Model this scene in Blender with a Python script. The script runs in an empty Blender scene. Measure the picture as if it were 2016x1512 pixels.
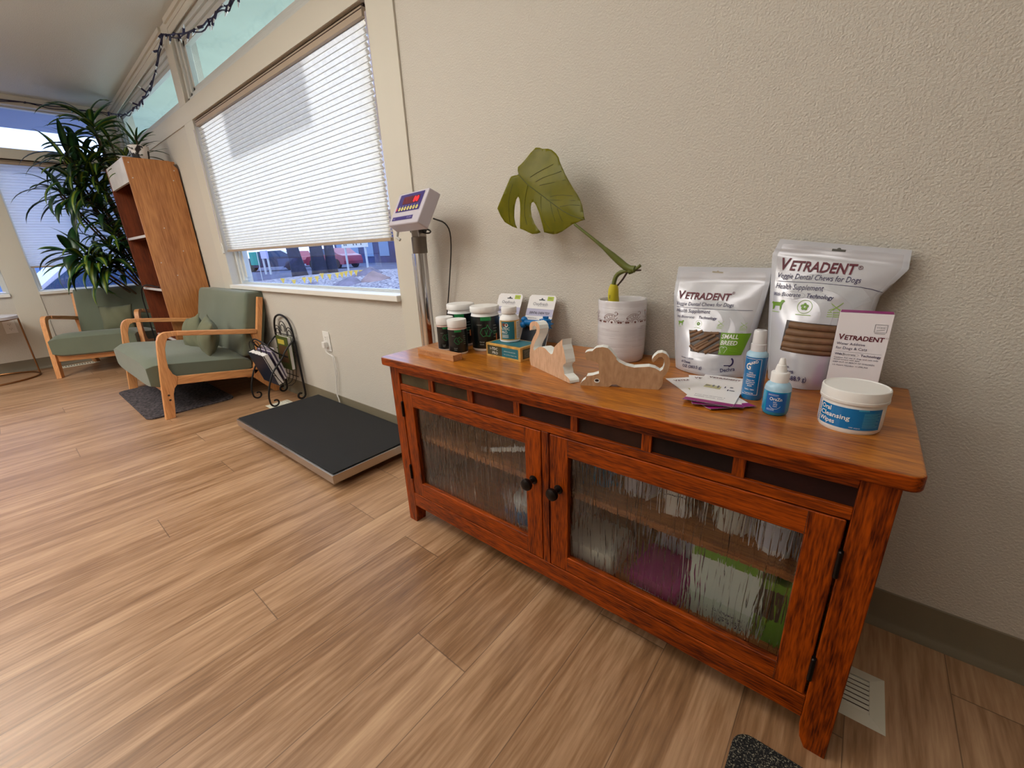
import bpy, math, random
from mathutils import Vector, Matrix
PI = math.pi
sc = bpy.context.scene
COL = sc.collection
random.seed(7)
R = math.radians

# ---------------------------------------------------------------- camera
CAM = Vector((0, -1.1499, 0.9126)); FPX = 819.79
_y, _p, _r = R(40.0577), R(-18.3221), R(-2.4508)
_F = Vector((-math.sin(_y)*math.cos(_p), math.cos(_y)*math.cos(_p), math.sin(_p)))
_R0 = Vector((math.cos(_y), math.sin(_y), 0)); _U0 = _R0.cross(_F)
_R = _R0*math.cos(_r) + _U0*math.sin(_r); _U = -_R0*math.sin(_r) + _U0*math.cos(_r)
cd = bpy.data.cameras.new('camera'); cam = bpy.data.objects.new('camera', cd); COL.objects.link(cam)
cd.sensor_width = 36; cd.lens = FPX/2016*36; cd.clip_start = .02; cd.clip_end = 200
m = Matrix((_R, _U, -_F)).transposed().to_4x4(); m.translation = CAM
cam.matrix_world = m; sc.camera = cam

def bp(u, v, ax, val):
    """the real place seen at photo pixel (u,v) on the plane ax = val"""
    d = _F + _R*((u-1008)/FPX) - _U*((v-756)/FPX)
    i = 'xyz'.index(ax); return CAM + d*((val-CAM[i])/d[i])

# ---------------------------------------------------------------- world, sun, lamps, exposure
sc.view_settings.view_transform = 'Standard'; sc.view_settings.look = 'None'
sc.view_settings.exposure = 0.14; sc.view_settings.gamma = 1; sc.view_settings.use_curve_mapping = False
w = bpy.data.worlds.new('sky'); sc.world = w; w.use_nodes = True
bg = w.node_tree.nodes['Background']; bg.inputs[0].default_value = (.62, .76, 1, 1); bg.inputs[1].default_value = 2.6
def lamp(name, kind, loc, rot, energy, color, **kw):
    l = bpy.data.lights.new(name, kind); l.energy = energy; l.color = color
    for k, v in kw.items(): setattr(l, k, v)
    o = bpy.data.objects.new(name, l); COL.objects.link(o); o.location = loc; o.rotation_euler = rot; return o
SUN_DIR = Vector((.30, -1, -.22))           # the way sunlight travels: low, from beyond the big window
sun = lamp('sun', 'SUN', (0, 8, 6), SUN_DIR.to_track_quat('-Z', 'Y').to_euler(), 4.2, (1, .95, .86), angle=R(3))
# unseen ceiling panels with added fill light are built further down (CEILING_W is their power)
CEILING_W = (20, 10, 34, 38)
sc.cycles.use_denoising = True
sc.cycles.max_bounces = 12; sc.cycles.diffuse_bounces = 6; sc.cycles.transmission_bounces = 10; sc.cycles.transparent_max_bounces = 12
sc.cycles.sample_clamp_indirect = 6; sc.cycles.blur_glossy = 1.0
sc.cycles.caustics_refractive = True

# ---------------------------------------------------------------- materials
def lin(r, g, b):
    f = lambda c: (c/255/12.92) if c/255 <= .04045 else ((c/255+.055)/1.055)**2.4
    return (f(r), f(g), f(b), 1)
MATS = {}
def mat(name, rgb=None, rough=.6, metal=0, spec=.5, bump=0, bscale=200, var=0, vscale=8, emit=0, coat=0, trans=0, alpha=1, sheen=0, stretch=(1, 1, 1), detail=3, rgb2=None):
    if name in MATS: return MATS[name]
    m = bpy.data.materials.new(name); MATS[name] = m; m.use_nodes = True
    nt = m.node_tree; N = nt.nodes; L = nt.links; b = N['Principled BSDF']
    c = lin(*rgb); b.inputs['Base Color'].default_value = c
    b.inputs['Roughness'].default_value = rough; b.inputs['Metallic'].default_value = metal
    b.inputs['Specular IOR Level'].default_value = spec; b.inputs['Coat Weight'].default_value = coat; b.inputs['Coat Roughness'].default_value = .12
    b.inputs['Transmission Weight'].default_value = trans; b.inputs['Alpha'].default_value = alpha
    b.inputs['Sheen Weight'].default_value = sheen
    if emit: b.inputs['Emission Color'].default_value = c; b.inputs['Emission Strength'].default_value = emit
    if bump or var or rgb2:
        tc = N.new('ShaderNodeTexCoord'); mp = N.new('ShaderNodeMapping'); mp.inputs['Scale'].default_value = stretch
        L.new(tc.outputs['Object'], mp.inputs[0])
    if bump:
        n = N.new('ShaderNodeTexNoise'); n.inputs['Scale'].default_value = bscale; n.inputs['Detail'].default_value = detail
        bu = N.new('ShaderNodeBump'); bu.inputs['Strength'].default_value = bump; bu.inputs['Distance'].default_value = .002
        L.new(mp.outputs[0], n.inputs[0]); L.new(n.outputs[0], bu.inputs['Height']); L.new(bu.outputs[0], b.inputs['Normal'])
    if var or rgb2:
        n = N.new('ShaderNodeTexNoise'); n.inputs['Scale'].default_value = vscale; n.inputs['Detail'].default_value = 4
        r = N.new('ShaderNodeValToRGB'); r.color_ramp.elements[0].position = .35; r.color_ramp.elements[1].position = .65
        c2 = lin(*rgb2) if rgb2 else tuple(min(1, q*(1+var)) for q in c[:3])+(1,)
        c1 = c if rgb2 else tuple(q*(1-var) for q in c[:3])+(1,)
        r.color_ramp.elements[0].color = c1; r.color_ramp.elements[1].color = c2
        L.new(mp.outputs[0], n.inputs[0]); L.new(n.outputs[0], r.inputs[0]); L.new(r.outputs[0], b.inputs['Base Color'])
    return m

def wood(name, c_light, c_dark, axis='x', rough=.35, scale=1.0, coat=0, bump=.15, fine=1.0, spec=.5):
    if name in MATS: return MATS[name]
    m = bpy.data.materials.new(name); MATS[name] = m; m.use_nodes = True
    nt = m.node_tree; N = nt.nodes; L = nt.links; b = N['Principled BSDF']
    tc = N.new('ShaderNodeTexCoord'); mp = N.new('ShaderNodeMapping')
    s = [14*scale]*3; s['xyz'.index(axis)] = 1.1*scale; mp.inputs['Scale'].default_value = s
    L.new(tc.outputs['Object'], mp.inputs[0])
    n1 = N.new('ShaderNodeTexNoise'); n1.inputs['Scale'].default_value = 1.3; n1.inputs['Detail'].default_value = 5; n1.inputs['Distortion'].default_value = .9
    n2 = N.new('ShaderNodeTexNoise'); n2.inputs['Scale'].default_value = 11*fine; n2.inputs['Detail'].default_value = 3
    L.new(mp.outputs[0], n1.inputs[0]); L.new(mp.outputs[0], n2.inputs[0])
    mx = N.new('ShaderNodeMix'); mx.data_type = 'FLOAT'; mx.inputs[0].default_value = .56
    L.new(n1.outputs[0], mx.inputs[2]); L.new(n2.outputs[0], mx.inputs[3])
    r = N.new('ShaderNodeValToRGB'); r.color_ramp.elements[0].position = .36; r.color_ramp.elements[1].position = .62
    r.color_ramp.elements[0].color = lin(*c_dark); r.color_ramp.elements[1].color = lin(*c_light)
    L.new(mx.outputs[0], r.inputs[0]); L.new(r.outputs[0], b.inputs['Base Color'])
    b.inputs['Roughness'].default_value = rough; b.inputs['Coat Weight'].default_value = coat; b.inputs['Coat Roughness'].default_value = .15; b.inputs['Specular IOR Level'].default_value = spec
    bu = N.new('ShaderNodeBump'); bu.inputs['Strength'].default_value = bump; bu.inputs['Distance'].default_value = .001
    L.new(n2.outputs[0], bu.inputs['Height']); L.new(bu.outputs[0], b.inputs['Normal'])
    return m

def floor_material():
    m = bpy.data.materials.new('floor_planks'); m.use_nodes = True
    nt = m.node_tree; N = nt.nodes; L = nt.links; b = N['Principled BSDF']
    def math_(op, a, bb=None, c=None):
        n = N.new('ShaderNodeMath'); n.operation = op
        for i, q in enumerate((a, bb, c)):
            if q is None: continue
            if isinstance(q, (int, float)): n.inputs[i].default_value = q
            else: L.new(q, n.inputs[i])
        return n.outputs[0]
    tc = N.new('ShaderNodeTexCoord'); sp = N.new('ShaderNodeSeparateXYZ'); L.new(tc.outputs['Object'], sp.inputs[0])
    xs = math_('DIVIDE', math_('ADD', sp.outputs[0], .216+.1665*60), .1665)
    idx = math_('FLOOR', xs); fx = math_('FRACT', xs)
    wn = N.new('ShaderNodeTexWhiteNoise'); wn.noise_dimensions = '1D'; L.new(idx, wn.inputs['W'])
    ys = math_('DIVIDE', math_('ADD', sp.outputs[1], math_('MULTIPLY', wn.outputs[0], 1.22)), 1.22)
    ys = math_('ADD', ys, 30); idy = math_('FLOOR', ys); fy = math_('FRACT', ys)
    wn2 = N.new('ShaderNodeTexWhiteNoise'); wn2.noise_dimensions = '2D'
    cb = N.new('ShaderNodeCombineXYZ'); L.new(idx, cb.inputs[0]); L.new(idy, cb.inputs[1]); L.new(cb.outputs[0], wn2.inputs[0])
    # grain, shifted per plank
    mp = N.new('ShaderNodeMapping'); mp.inputs['Scale'].default_value = (15, 1.0, 1)
    off = N.new('ShaderNodeVectorMath'); off.operation = 'SCALE'; off.inputs['Scale'].default_value = 9.0
    L.new(wn2.outputs['Color'], off.inputs[0]); ad = N.new('ShaderNodeVectorMath'); ad.operation = 'ADD'
    L.new(tc.outputs['Object'], ad.inputs[0]); L.new(off.outputs[0], ad.inputs[1]); L.new(ad.outputs[0], mp.inputs[0])
    n1 = N.new('ShaderNodeTexNoise'); n1.inputs['Scale'].default_value = 1.0; n1.inputs['Detail'].default_value = 7; n1.inputs['Roughness'].default_value = .62; n1.inputs['Distortion'].default_value = .8
    n2 = N.new('ShaderNodeTexNoise'); n2.inputs['Scale'].default_value = 9; n2.inputs['Detail'].default_value = 4
    L.new(mp.outputs[0], n1.inputs[0]); L.new(mp.outputs[0], n2.inputs[0])
    g = math_('ADD', math_('MULTIPLY', n1.outputs[0], .62), math_('MULTIPLY', n2.outputs[0], .38))
    g = math_('ADD', g, math_('MULTIPLY', math_('SUBTRACT', wn2.outputs[0], .5), .10))
    r = N.new('ShaderNodeValToRGB'); e = r.color_ramp.elements
    e[0].position = .30; e[0].color = lin(110, 78, 52); e[1].position = .70; e[1].color = lin(204, 167, 130)
    q = e.new(.44); q.color = lin(150, 112, 78); q = e.new(.56); q.color = lin(180, 142, 108)
    L.new(g, r.inputs[0])
    ex = math_('MINIMUM', fx, math_('SUBTRACT', 1, fx)); ey = math_('MINIMUM', fy, math_('SUBTRACT', 1, fy))
    jx = math_('LESS_THAN', ex, .006); jy = math_('LESS_THAN', ey, .0011); j = math_('MAXIMUM', jx, jy)
    mx = N.new('ShaderNodeMix'); mx.data_type = 'RGBA'; L.new(math_('MULTIPLY', j, .6), mx.inputs[0])
    L.new(r.outputs[0], mx.inputs[6]); mx.inputs[7].default_value = lin(75, 55, 42)
    L.new(mx.outputs[2], b.inputs['Base Color'])
    b.inputs['Roughness'].default_value = .38; b.inputs['Specular IOR Level'].default_value = .55
    rr = math_('ADD', math_('MULTIPLY', n2.outputs[0], .18), .27); L.new(rr, b.inputs['Roughness'])
    bu = N.new('ShaderNodeBump'); bu.inputs['Strength'].default_value = .25; bu.inputs['Distance'].default_value = .001
    L.new(math_('SUBTRACT', n2.outputs[0], j), bu.inputs['Height']); L.new(bu.outputs[0], b.inputs['Normal'])
    return m

def pane_mat(name, tint, gloss=.08, rough=.02):
    m = bpy.data.materials.new(name); m.use_nodes = True; nt = m.node_tree; N = nt.nodes; L = nt.links
    N.remove(N['Principled BSDF']); t = N.new('ShaderNodeBsdfTransparent'); t.inputs[0].default_value = tint
    g = N.new('ShaderNodeBsdfGlossy'); g.inputs['Roughness'].default_value = rough; mx = N.new('ShaderNodeMixShader')
    mx.inputs[0].default_value = gloss; L.new(t.outputs[0], mx.inputs[1]); L.new(g.outputs[0], mx.inputs[2])
    L.new(mx.outputs[0], N['Material Output'].inputs[0]); return m

def translucent_mat(name, rgb, rgbt, mixf=.6, bump=.4, bscale=300, gloss=0, var=None):
    m = bpy.data.materials.new(name); m.use_nodes = True; nt = m.node_tree; N = nt.nodes; L = nt.links
    N.remove(N['Principled BSDF']); d = N.new('ShaderNodeBsdfDiffuse'); d.inputs[0].default_value = lin(*rgb)
    t = N.new('ShaderNodeBsdfTranslucent'); t.inputs[0].default_value = lin(*rgbt); mx = N.new('ShaderNodeMixShader'); mx.inputs[0].default_value = mixf
    L.new(d.outputs[0], mx.inputs[1]); L.new(t.outputs[0], mx.inputs[2]); out = mx
    if var:
        tc = N.new('ShaderNodeTexCoord'); n = N.new('ShaderNodeTexNoise'); n.inputs['Scale'].default_value = var[0]; n.inputs['Detail'].default_value = 4
        r = N.new('ShaderNodeValToRGB'); r.color_ramp.elements[0].position = .35; r.color_ramp.elements[1].position = .65
        r.color_ramp.elements[0].color = lin(*var[1]); r.color_ramp.elements[1].color = lin(*rgbt)
        L.new(tc.outputs['Object'], n.inputs[0]); L.new(n.outputs[0], r.inputs[0]); L.new(r.outputs[0], t.inputs[0])
    if gloss:
        g = N.new('ShaderNodeBsdfGlossy'); g.inputs['Roughness'].default_value = .4; m2 = N.new('ShaderNodeMixShader'); m2.inputs[0].default_value = gloss
        L.new(mx.outputs[0], m2.inputs[1]); L.new(g.outputs[0], m2.inputs[2]); out = m2
    L.new(out.outputs[0], N['Material Output'].inputs[0]); return m

def rain_glass():
    m = bpy.data.materials.new('rain_glass'); m.use_nodes = True; nt = m.node_tree; N = nt.nodes; L = nt.links
    b = N['Principled BSDF']; b.inputs['Transmission Weight'].default_value = 1; b.inputs['Roughness'].default_value = .0
    b.inputs['Base Color'].default_value = (.93, .96, .95, 1); b.inputs['IOR'].default_value = 1.45
    tc = N.new('ShaderNodeTexCoord'); mp = N.new('ShaderNodeMapping'); mp.inputs['Scale'].default_value = (105, 105, 7)
    L.new(tc.outputs['Object'], mp.inputs[0]); n = N.new('ShaderNodeTexNoise'); n.inputs['Scale'].default_value = 1; n.inputs['Detail'].default_value = 1.5; n.inputs['Distortion'].default_value = .7
    L.new(mp.outputs[0], n.inputs[0]); r = N.new('ShaderNodeValToRGB'); r.color_ramp.elements[0].position = .47; r.color_ramp.elements[1].position = .57
    L.new(n.outputs[0], r.inputs[0]); bu = N.new('ShaderNodeBump'); bu.inputs['Strength'].default_value = .6; bu.inputs['Distance'].default_value = .0016
    L.new(r.outputs[0], bu.inputs['Height']); L.new(bu.outputs[0], b.inputs['Normal']); return m

# ---------------------------------------------------------------- mesh builder
class MB:
    def __init__(s): s.v = []; s.f = []; s.m = []
    def add(s, verts, faces, mi=0):
        o = len(s.v); s.v += [Vector(q) for q in verts]; s.f += [tuple(i+o for i in f) for f in faces]; s.m += [mi]*len(faces); return s
    def box(s, a, b, mi=0, M=None):
        x0, y0, z0 = a; x1, y1, z1 = b
        vs = [(x, y, z) for x in (x0, x1) for y in (y0, y1) for z in (z0, z1)]
        if M: vs = [M @ Vector(q) for q in vs]
        return s.add(vs, [(0, 1, 3, 2), (4, 6, 7, 5), (0, 4, 5, 1), (2, 3, 7, 6), (0, 2, 6, 4), (1, 5, 7, 3)], mi)
    def hexa(s, p, mi=0):      # p: bottom 4 (ccw) + top 4
        return s.add(p, [(3, 2, 1, 0), (4, 5, 6, 7), (0, 1, 5, 4), (1, 2, 6, 5), (2, 3, 7, 6), (3, 0, 4, 7)], mi)
    def lathe(s, prof, c=(0, 0, 0), n=32, mi=0, M=None, cap=True):
        vs = []; fs = []
        for r, z in prof:
            for i in range(n):
                a = 2*PI*i/n; vs.append(Vector((r*math.cos(a), r*math.sin(a), z)))
        for k in range(len(prof)-1):
            for i in range(n):
                j = (i+1) % n; fs.append((k*n+i, k*n+j, (k+1)*n+j, (k+1)*n+i))
        if cap: fs.append(tuple(range(n-1, -1, -1))); fs.append(tuple((len(prof)-1)*n+i for i in range(n)))
        if M: vs = [M @ q for q in vs]
        return s.add([q+Vector(c) for q in vs], fs, mi)
    def tube(s, pts, r, n=8, mi=0, closed=False, smooth=0):
        pts = [Vector(p) for p in pts]
        for _ in range(smooth):
            q = [pts[0]]
            for a, b in zip(pts, pts[1:]): q += [a*.75+b*.25, a*.25+b*.75]
            pts = q+[pts[-1]]
        rs = r if isinstance(r, (list, tuple)) else None
        vs = []; fs = []; N = len(pts); up = Vector((0, 0, 1)); prev = None
        for i, p in enumerate(pts):
            if closed: t = (pts[(i+1) % N]-pts[i-1]).normalized()
            else: t = (pts[min(i+1, N-1)]-pts[max(i-1, 0)]).normalized()
            if prev is None:
                a = up if abs(t.dot(up)) < .9 else Vector((1, 0, 0)); e = t.cross(a).normalized()
            else: e = (prev - t*prev.dot(t)).normalized()
            prev = e; g = t.cross(e)
            rr = r if rs is None else rs[0]+(rs[-1]-rs[0])*i/(N-1) if len(rs) == 2 else rs[min(i, len(rs)-1)]
            for k in range(n):
                a = 2*PI*k/n; vs.append(p+(e*math.cos(a)+g*math.sin(a))*rr)
        for i in range(N if closed else N-1):
            j = (i+1) % N
            for k in range(n):
                l = (k+1) % n; fs.append((i*n+k, i*n+l, j*n+l, j*n+k))
        if not closed: fs.append(tuple(range(n-1, -1, -1))); fs.append(tuple((N-1)*n+i for i in range(n)))
        return s.add(vs, fs, mi)
    def prism(s, poly, fn, d0, d1, mi=0, mside=None):
        """poly: 2D outline; fn(a,b,d) -> 3D"""
        n = len(poly); vs = [fn(a, b, d0) for a, b in poly]+[fn(a, b, d1) for a, b in poly]
        s.add(vs, [tuple(range(n)), tuple(range(2*n-1, n-1, -1))], mi)
        return s.add(vs, [(i, i+n, (i+1) % n+n, (i+1) % n) for i in range(n)], mi if mside is None else mside)
    def grid(s, fn, nu, nv, mi=0, flip=False, mfn=None):
        o = len(s.v); s.v += [Vector(fn(i/nu, j/nv)) for j in range(nv+1) for i in range(nu+1)]
        for j in range(nv):
            for i in range(nu):
                a = o+j*(nu+1)+i; q = (a, a+1, a+nu+2, a+nu+1); s.f.append(q[::-1] if flip else q)
                s.m.append(mfn((i+.5)/nu, (j+.5)/nv) if mfn else mi)
        return s
    def build(s, name, mats, parent=None, world=False, smooth=40, bevel=0, seg=2, fixn=False, sub=0):
        me = bpy.data.meshes.new(name); o = bpy.data.objects.new(name, me)
        vs = s.v
        if parent is not None and world:
            inv = parent_matrix(parent).inverted(); vs = [inv @ q for q in vs]
        me.from_pydata([tuple(q) for q in vs], [], s.f)
        if not isinstance(mats, (list, tuple)): mats = [mats]
        for q in mats: me.materials.append(q)
        me.polygons.foreach_set('material_index', s.m); me.validate(); me.update()
        if fixn:
            import bmesh
            b = bmesh.new(); b.from_mesh(me); bmesh.ops.remove_doubles(b, verts=b.verts, dist=1e-5); bmesh.ops.recalc_face_normals(b, faces=b.faces); b.to_mesh(me); b.free()
        if smooth:
            me.polygons.foreach_set('use_smooth', [True]*len(me.polygons)); me.set_sharp_from_angle(angle=R(smooth))
        COL.objects.link(o)
        if parent is not None: o.parent = parent
        if bevel:
            b = o.modifiers.new('bevel', 'BEVEL'); b.width = bevel; b.segments = seg; b.limit_method = 'ANGLE'; b.angle_limit = R(40); b.harden_normals = True
        if sub:
            q = o.modifiers.new('sub', 'SUBSURF'); q.levels = sub; q.render_levels = sub
        return o
def parent_matrix(o):
    M = Matrix.Identity(4)
    while o is not None:
        M = Matrix.LocRotScale(o.location, o.rotation_euler, o.scale) @ M; o = o.parent
    return M
def tag(o, label=None, cat=None, group=None, kind=None):
    if label: o['label'] = label
    if cat: o['category'] = cat
    if group: o['group'] = group
    if kind: o['kind'] = kind
    return o
def thing(name, label, cat, loc=(0, 0, 0), rz=0, group=None):
    o = bpy.data.objects.new(name, None); o.empty_display_size = .05; COL.objects.link(o); o.location = loc; o.rotation_euler = (0, 0, rz)
    return tag(o, label, cat, group)
def struct(o): o['kind'] = 'structure'; return o
def copy_tree(o, parent=None):
    c = o.copy(); COL.objects.link(c); c.parent = parent
    for ch in list(o.children): copy_tree(ch, c)
    return c
def rot(axis, deg): return Matrix.Rotation(R(deg), 4, axis)
def superell(n, i, e=2.0):
    a = 2*PI*i/n; c, s = math.cos(a), math.sin(a)
    return (math.copysign(abs(c)**(2/e), c), math.copysign(abs(s)**(2/e), s))

# ---------------------------------------------------------------- lettering
_gly = {}
def glyphs(txt, shear=0, bold=0):
    k = (txt, shear, bold)
    if k not in _gly:
        c = bpy.data.curves.new('t', 'FONT'); c.body = txt; c.size = 1; c.shear = shear; c.offset = bold; c.resolution_u = 2; c.fill_mode = 'FRONT'
        o = bpy.data.objects.new('t', c); COL.objects.link(o); dg = bpy.context.evaluated_depsgraph_get()
        me = o.evaluated_get(dg).to_mesh()
        vs = [(q.co.x, q.co.y) for q in me.vertices]; fs = [tuple(p.vertices) for p in me.polygons]
        o.evaluated_get(dg).to_mesh_clear(); COL.objects.unlink(o); bpy.data.objects.remove(o); bpy.data.curves.remove(c)
        x0 = min(q[0] for q in vs); x1 = max(q[0] for q in vs)
        _gly[k] = ([(a-x0, b) for a, b in vs], fs, x1-x0)
    return _gly[k]
class Print:
    """ink laid on a surface fn(a,b)->3D, a little proud of it"""
    def __init__(s, fn): s.fn = fn; s.mb = MB(); s.mats = []
    def mi(s, m):
        if m not in s.mats: s.mats.append(m)
        return s.mats.index(m)
    def text(s, txt, m, a, b, width, h=None, ang=0, shear=0, bold=0, fit=None, lift=0):
        vs, fs, w = glyphs(txt, shear, bold); sx = width/w; sy = (h/.72) if h else sx
        ca, sa = math.cos(ang), math.sin(ang)
        pts = [(a+(x*sx)*ca-(y*sy)*sa, b+(x*sx)*sa+(y*sy)*ca) for x, y in vs]
        s.mb.add([s.fn(p, q, lift+.0003) for p, q in pts], fs, s.mi(m))
    def quad(s, m, P, nx=6, ny=3, lift=0):       # P: 4 corners (a,b): bl, br, tr, tl
        f = lambda u, v: s.fn(*[(P[0][i]*(1-u)+P[1][i]*u)*(1-v)+(P[3][i]*(1-u)+P[2][i]*u)*v for i in (0, 1)], lift)
        s.mb.grid(f, nx, ny, s.mi(m))
    def rect(s, m, a0, b0, a1, b1, nx=6, ny=3, lift=0): s.quad(m, [(a0, b0), (a1, b0), (a1, b1), (a0, b1)], nx, ny, lift)
    def poly(s, m, pts, lift=0): s.mb.add([s.fn(a, b, lift+.0002) for a, b in pts], [tuple(range(len(pts)))], s.mi(m))
    def disc(s, m, a, b, r, n=20, lift=0, rb=None): s.poly(m, [(a+r*math.cos(2*PI*i/n), b+(rb or r)*math.sin(2*PI*i/n)) for i in range(n)], lift)
    def ring(s, m, a, b, r, t, a0=0, a1=360, n=24, lift=0, ry=1):
        for i in range(n):
            p, q = R(a0+(a1-a0)*i/n), R(a0+(a1-a0)*(i+1)/n)
            s.poly(m, [(a+r*math.cos(p), b+ry*r*math.sin(p)), (a+(r+t)*math.cos(p), b+ry*(r+t)*math.sin(p)), (a+(r+t)*math.cos(q), b+ry*(r+t)*math.sin(q)), (a+r*math.cos(q), b+ry*r*math.sin(q))], lift)
    def line(s, m, p, q, t, n=8, lift=0):
        d = Vector((q[0]-p[0], q[1]-p[1])).normalized(); e = Vector((-d.y, d.x))*t/2
        s.quad(m, [(p[0]-e.x, p[1]-e.y), (q[0]-e.x, q[1]-e.y), (q[0]+e.x, q[1]+e.y), (p[0]+e.x, p[1]+e.y)], n, 1, lift)
    def build(s, name, parent, world=False, label=None):
        o = s.mb.build(name, s.mats, parent, world, smooth=0)
        if label: o['label'] = label
        return o

# ================================================================ the room
M_wall = mat('painted_wall', (205, 200, 190), rough=.65, bump=.9, bscale=210, detail=1.5)
[n for n in M_wall.node_tree.nodes if n.type == 'BUMP'][0].inputs['Distance'].default_value = .0026
M_trim = mat('painted_trim', (208, 203, 190), rough=.5, bump=.1, bscale=300)
M_sillw = mat('white_sill_paint', (232, 230, 224), rough=.4)
M_ceil = mat('ceiling_paint', (205, 206, 200), rough=.85, bump=.6, bscale=160)
M_cove = mat('rubber_baseboard', (122, 113, 94), rough=.45, bump=.15, bscale=400)
M_frame = mat('window_frame_paint', (205, 207, 204), rough=.4)
M_pane = pane_mat('window_glass', (.84, .89, 1, 1), .07); M_paneg = pane_mat('green_tinted_glass', (.93, .98, .94, 1), .05)
XW, XE, YS = -5.83, 2.7, -4.6
def zc(x): return 2.288+.035*(x-XW)
def wall_with_holes(mb, a0, a1, z0, z1, holes, fn):
    """fn(a,z)->(lo,hi) box corners for rectangle"""
    xs = sorted({a0, a1}|{h[i] for h in holes for i in (0, 1)}); zs = sorted({z0, z1}|{h[i] for h in holes for i in (2, 3)})
    for p, q in zip(xs, xs[1:]):
        for r_, s_ in zip(zs, zs[1:]):
            mx, mz = (p+q)/2, (r_+s_)/2
            if any(h[0] < mx < h[1] and h[2] < mz < h[3] for h in holes): continue
            mb.box(*fn(p, r_, q, s_))
W1 = (-3.65, -1.588, .722, 1.80)      # big window (x0,x1,z0,z1)
C1 = (-3.70, -1.588, 1.905, 2.30); C2 = (-5.70, -3.83, 1.905, 2.26)
mb = MB(); wall_with_holes(mb, XW-.14, XE+.14, -.1, 2.75, [W1, C1, C2], lambda p, r_, q, s_: ((p, 0, r_), (q, .14, s_)))
struct(mb.build('wall_north', M_wall, smooth=0))
WA = (-.895, -.12, .69, 1.795); WB = (-2.6, -1.07, .69, 1.795); CA = (-2.6, -.12, 1.875, 2.215)
mb = MB(); wall_with_holes(mb, YS-.14, 0, -.1, 2.75, [WA, WB, CA], lambda p, r_, q, s_: ((XW-.14, p, r_), (XW, q, s_)))
struct(mb.build('wall_west', M_wall, smooth=0))
struct(MB().box((XW-.14, YS-.14, -.1), (XE+.14, YS, 2.75)).build('wall_south', M_wall, smooth=0))
struct(MB().box((XE, YS, -.1), (XE+.14, 0, 2.75)).build('wall_east', M_wall, smooth=0))
struct(MB().box((XW-.14, YS-.14, -.1), (XE+.14, .14, 0)).build('floor', floor_material(), smooth=0))
c = [(x, y, zc(x)+d) for d in (0, .12) for x, y in ((XW-.14, YS-.14), (XE+.14, YS-.14), (XE+.14, .14), (XW-.14, .14))]
struct(MB().hexa(c).build('ceiling', M_ceil, smooth=0))
# cove baseboards: straight face with a toe
def cove(name, fn, a0, a1):
    prof = [(0, 0), (.014, 0), (.013, .006), (.006, .016), (.003, .024), (.003, .098), (0, .1)]
    mb = MB(); mb.prism(prof, lambda d, z, a: fn(d, z, a), a0, a1); struct(mb.build(name, M_cove, smooth=50, fixn=True))
cove('baseboard_north', lambda d, z, a: (a, -d, z), XW, XE)
cove('baseboard_west', lambda d, z, a: (XW+d, a, z), YS, 0)
# flat boards on the window wall: header, posts
mb = MB()
mb.box((XW, -.008, 1.80), (-1.428, .0, 1.905))
mb.box((-3.83, -.008, 1.905), (-3.70, 0, zc(-3.8)))
mb.box((-3.83, -.008, .1), (-3.65, 0, 1.80))
mb.box((-1.588, -.008, .1), (-1.428, 0, zc(-1.5)))
struct(mb.build('trim_1', M_trim, smooth=0, bevel=.0015))
mb = MB()      # stepped moulding under the ceiling and beside the posts
for k, (d, h) in enumerate(((.010, .050), (.022, .028), (.006, .085))):
    for x0, x1 in ((XW, -3.83), (-3.70, -1.428)):
        mb.hexa([(x0, -d, zc(x0)-h), (x1, -d, zc(x1)-h), (x1, 0, zc(x1)-h), (x0, 0, zc(x0)-h), (x0, -d, zc(x0)), (x1, -d, zc(x1)), (x1, 0, zc(x1)), (x0, 0, zc(x0))])
struct(mb.build('trim_2', M_trim, smooth=0, bevel=.0015))
mb = MB()
mb.box((XW, YS, 1.795), (XW+.008, 0, 1.875)); mb.box((XW, -1.07, .1), (XW+.008, -.895, 1.795)); mb.box((XW, -.12, .1), (XW+.008, -.0, 2.2))
mb.box((XW, YS, 2.215), (XW+.012, 0, zc(XW))); mb.box((XW, YS, 2.25), (XW+.024, 0, zc(XW)))
struct(mb.build('trim_3', M_trim, smooth=0, bevel=.0015))

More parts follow.
